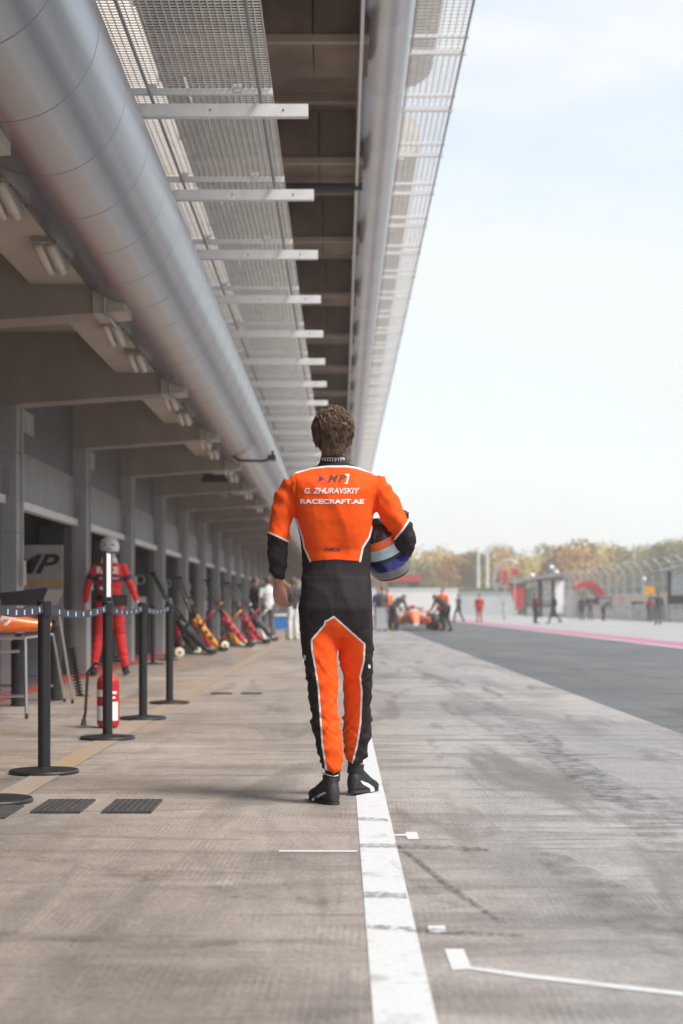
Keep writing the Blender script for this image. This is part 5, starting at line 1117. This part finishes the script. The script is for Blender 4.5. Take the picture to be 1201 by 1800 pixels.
# ------------------------------------------------------------------ trees
leafm = [mat('leaf '+n_, c, .8, var=.35, scale=.8, col2=c2) for n_, c, c2 in (('green', (.11,.14,.05), (.19,.22,.08)), ('olive', (.20,.19,.07), (.32,.29,.11)), ('yellow', (.46,.33,.09), (.60,.45,.14)), ('orange', (.50,.24,.07), (.62,.36,.12)), ('dark', (.08,.10,.055), (.12,.14,.07)))]
for m_ in leafm:
    bs = m_.node_tree.nodes['Principled BSDF']; bs.inputs['Transmission Weight'].default_value = 0
crowns = []; trunks = []
for k in range(5):
    r_ = random.Random(50+k); b = B(); cen = [(r_.gauss(0, 1.4), r_.gauss(0, 1.4), r_.uniform(3.5, 8.8), r_.uniform(1.0, 2.1)) for _ in range(15)]
    for cx, cy, cz, cr_ in cen:
        for _ in range(95):
            d = Vector((r_.gauss(0,1), r_.gauss(0,1), r_.gauss(0,1))).normalized()*cr_*r_.uniform(.55, 1.05); c = Vector((cx, cy, cz))+d
            u = Vector((r_.gauss(0,1), r_.gauss(0,1), r_.gauss(0,1))).normalized(); w = u.orthogonal().normalized(); sz = r_.uniform(.12, .30)
            b.add([c-u*sz, c+w*sz*.8, c+u*sz, c-w*sz*.8], [(0,1,2,3)])
    crowns.append(mkmesh('crown', b.v, b.f, leafm[k], fixn=False))
    tb_ = B().tube([(0,0,0), (.05,0,2), (0,.1,4.5), (.1,0,7)], [.22,.17,.12,.04], 8)
    for q_i in range(6): a = q_i*1.05; tb_.tube([(0,0,2.5+q_i*.5), (1.3*math.cos(a), 1.3*math.sin(a), 4.4+q_i*.6)], [.08, .02], 5)
    trunks.append(mkmesh('trunk', tb_.v, tb_.f, M['bark']))
kinds = ['dark leafy green', 'pale olive', 'bright yellow', 'orange autumn', 'deep green']
rt_ = random.Random(12); tr_list = []
prof = [(600, 965), (730, 975), (765, 962), (790, 972), (820, 968), (850, 978), (880, 970), (905, 962), (930, 975), (950, 985), (970, 960), (1000, 952), (1025, 945), (1050, 950), (1080, 955), (1110, 968), (1130, 962), (1160, 955), (1201, 955), (1300, 950)]
pxs = np.interp(np.arange(590, 1330, 13.5), [p[0] for p in prof], [p[1] for p in prof])
for i, (px_, top) in enumerate(zip(np.arange(590, 1330, 13.5), pxs)):
    Yt = rt_.uniform(245, 285); k = rt_.choices([0, 1, 2, 3, 4], [2, 4, 6, 2, 1])[0]
    if 790 < px_ < 830: k = 3
    if 985 < px_ < 1045: k = rt_.choice([2, 3, 3])
    z0 = 1.5; hgt = EYE+(HY-top-rt_.uniform(-6, 8))*Yt/F-z0; sc_ = hgt/9.8
    X_ = (px_-VX)*Yt/F
    t = thing('tree', '%s tree, %s from the left in the far row beyond the track' % (kinds[k], ordw(i)), 'tree', (X_, Yt, z0), 0, kinds[k]+' trees in the far row')
    t.scale = (sc_*1.0, sc_, sc_); t.rotation_euler = (0, 0, rt_.uniform(0, 6))
    link('crown', crowns[k], t); link('trunk', trunks[k], t)
b = B(); r_ = random.Random(5)
for _ in range(9000):
    c = Vector((r_.uniform(-30, 110), r_.uniform(290, 320), 1+r_.random()**1.2*9)); u = Vector((r_.gauss(0,1), r_.gauss(0,1), r_.gauss(0,1))).normalized(); w = u.orthogonal().normalized(); sz = r_.uniform(.4, .9)
    b.add([c-u*sz, c+w*sz*.8, c+u*sz, c-w*sz*.8], [(0,1,2,3)])
wd = link('woodland', mkmesh('woodland', b.v, b.f, leafm[1], fixn=False)); tag(wd, 'hazy mass of autumn woodland filling in behind the row of trees', 'woodland', kind='stuff')

# ------------------------------------------------------------------ air
b = B().box(-400, 500, -80, 950, -1.2, 60); hz = link('haze', mkmesh('haze', b.v, b.f, None)); hz['kind'] = 'stuff'; hz['label'] = 'pale even haze over the pit lane'
hm = bpy.data.materials.new('haze'); hm.use_nodes = True; hm.node_tree.nodes.clear(); pv = hm.node_tree.nodes.new('ShaderNodeVolumePrincipled'); ho = hm.node_tree.nodes.new('ShaderNodeOutputMaterial')
pv.inputs['Color'].default_value = (.99, .99, 1, 1); pv.inputs['Density'].default_value = .0010; pv.inputs['Anisotropy'].default_value = .2; hm.node_tree.links.new(pv.outputs[0], ho.inputs['Volume']); hz.data.materials.append(hm)
S.cycles.volume_bounces = 1
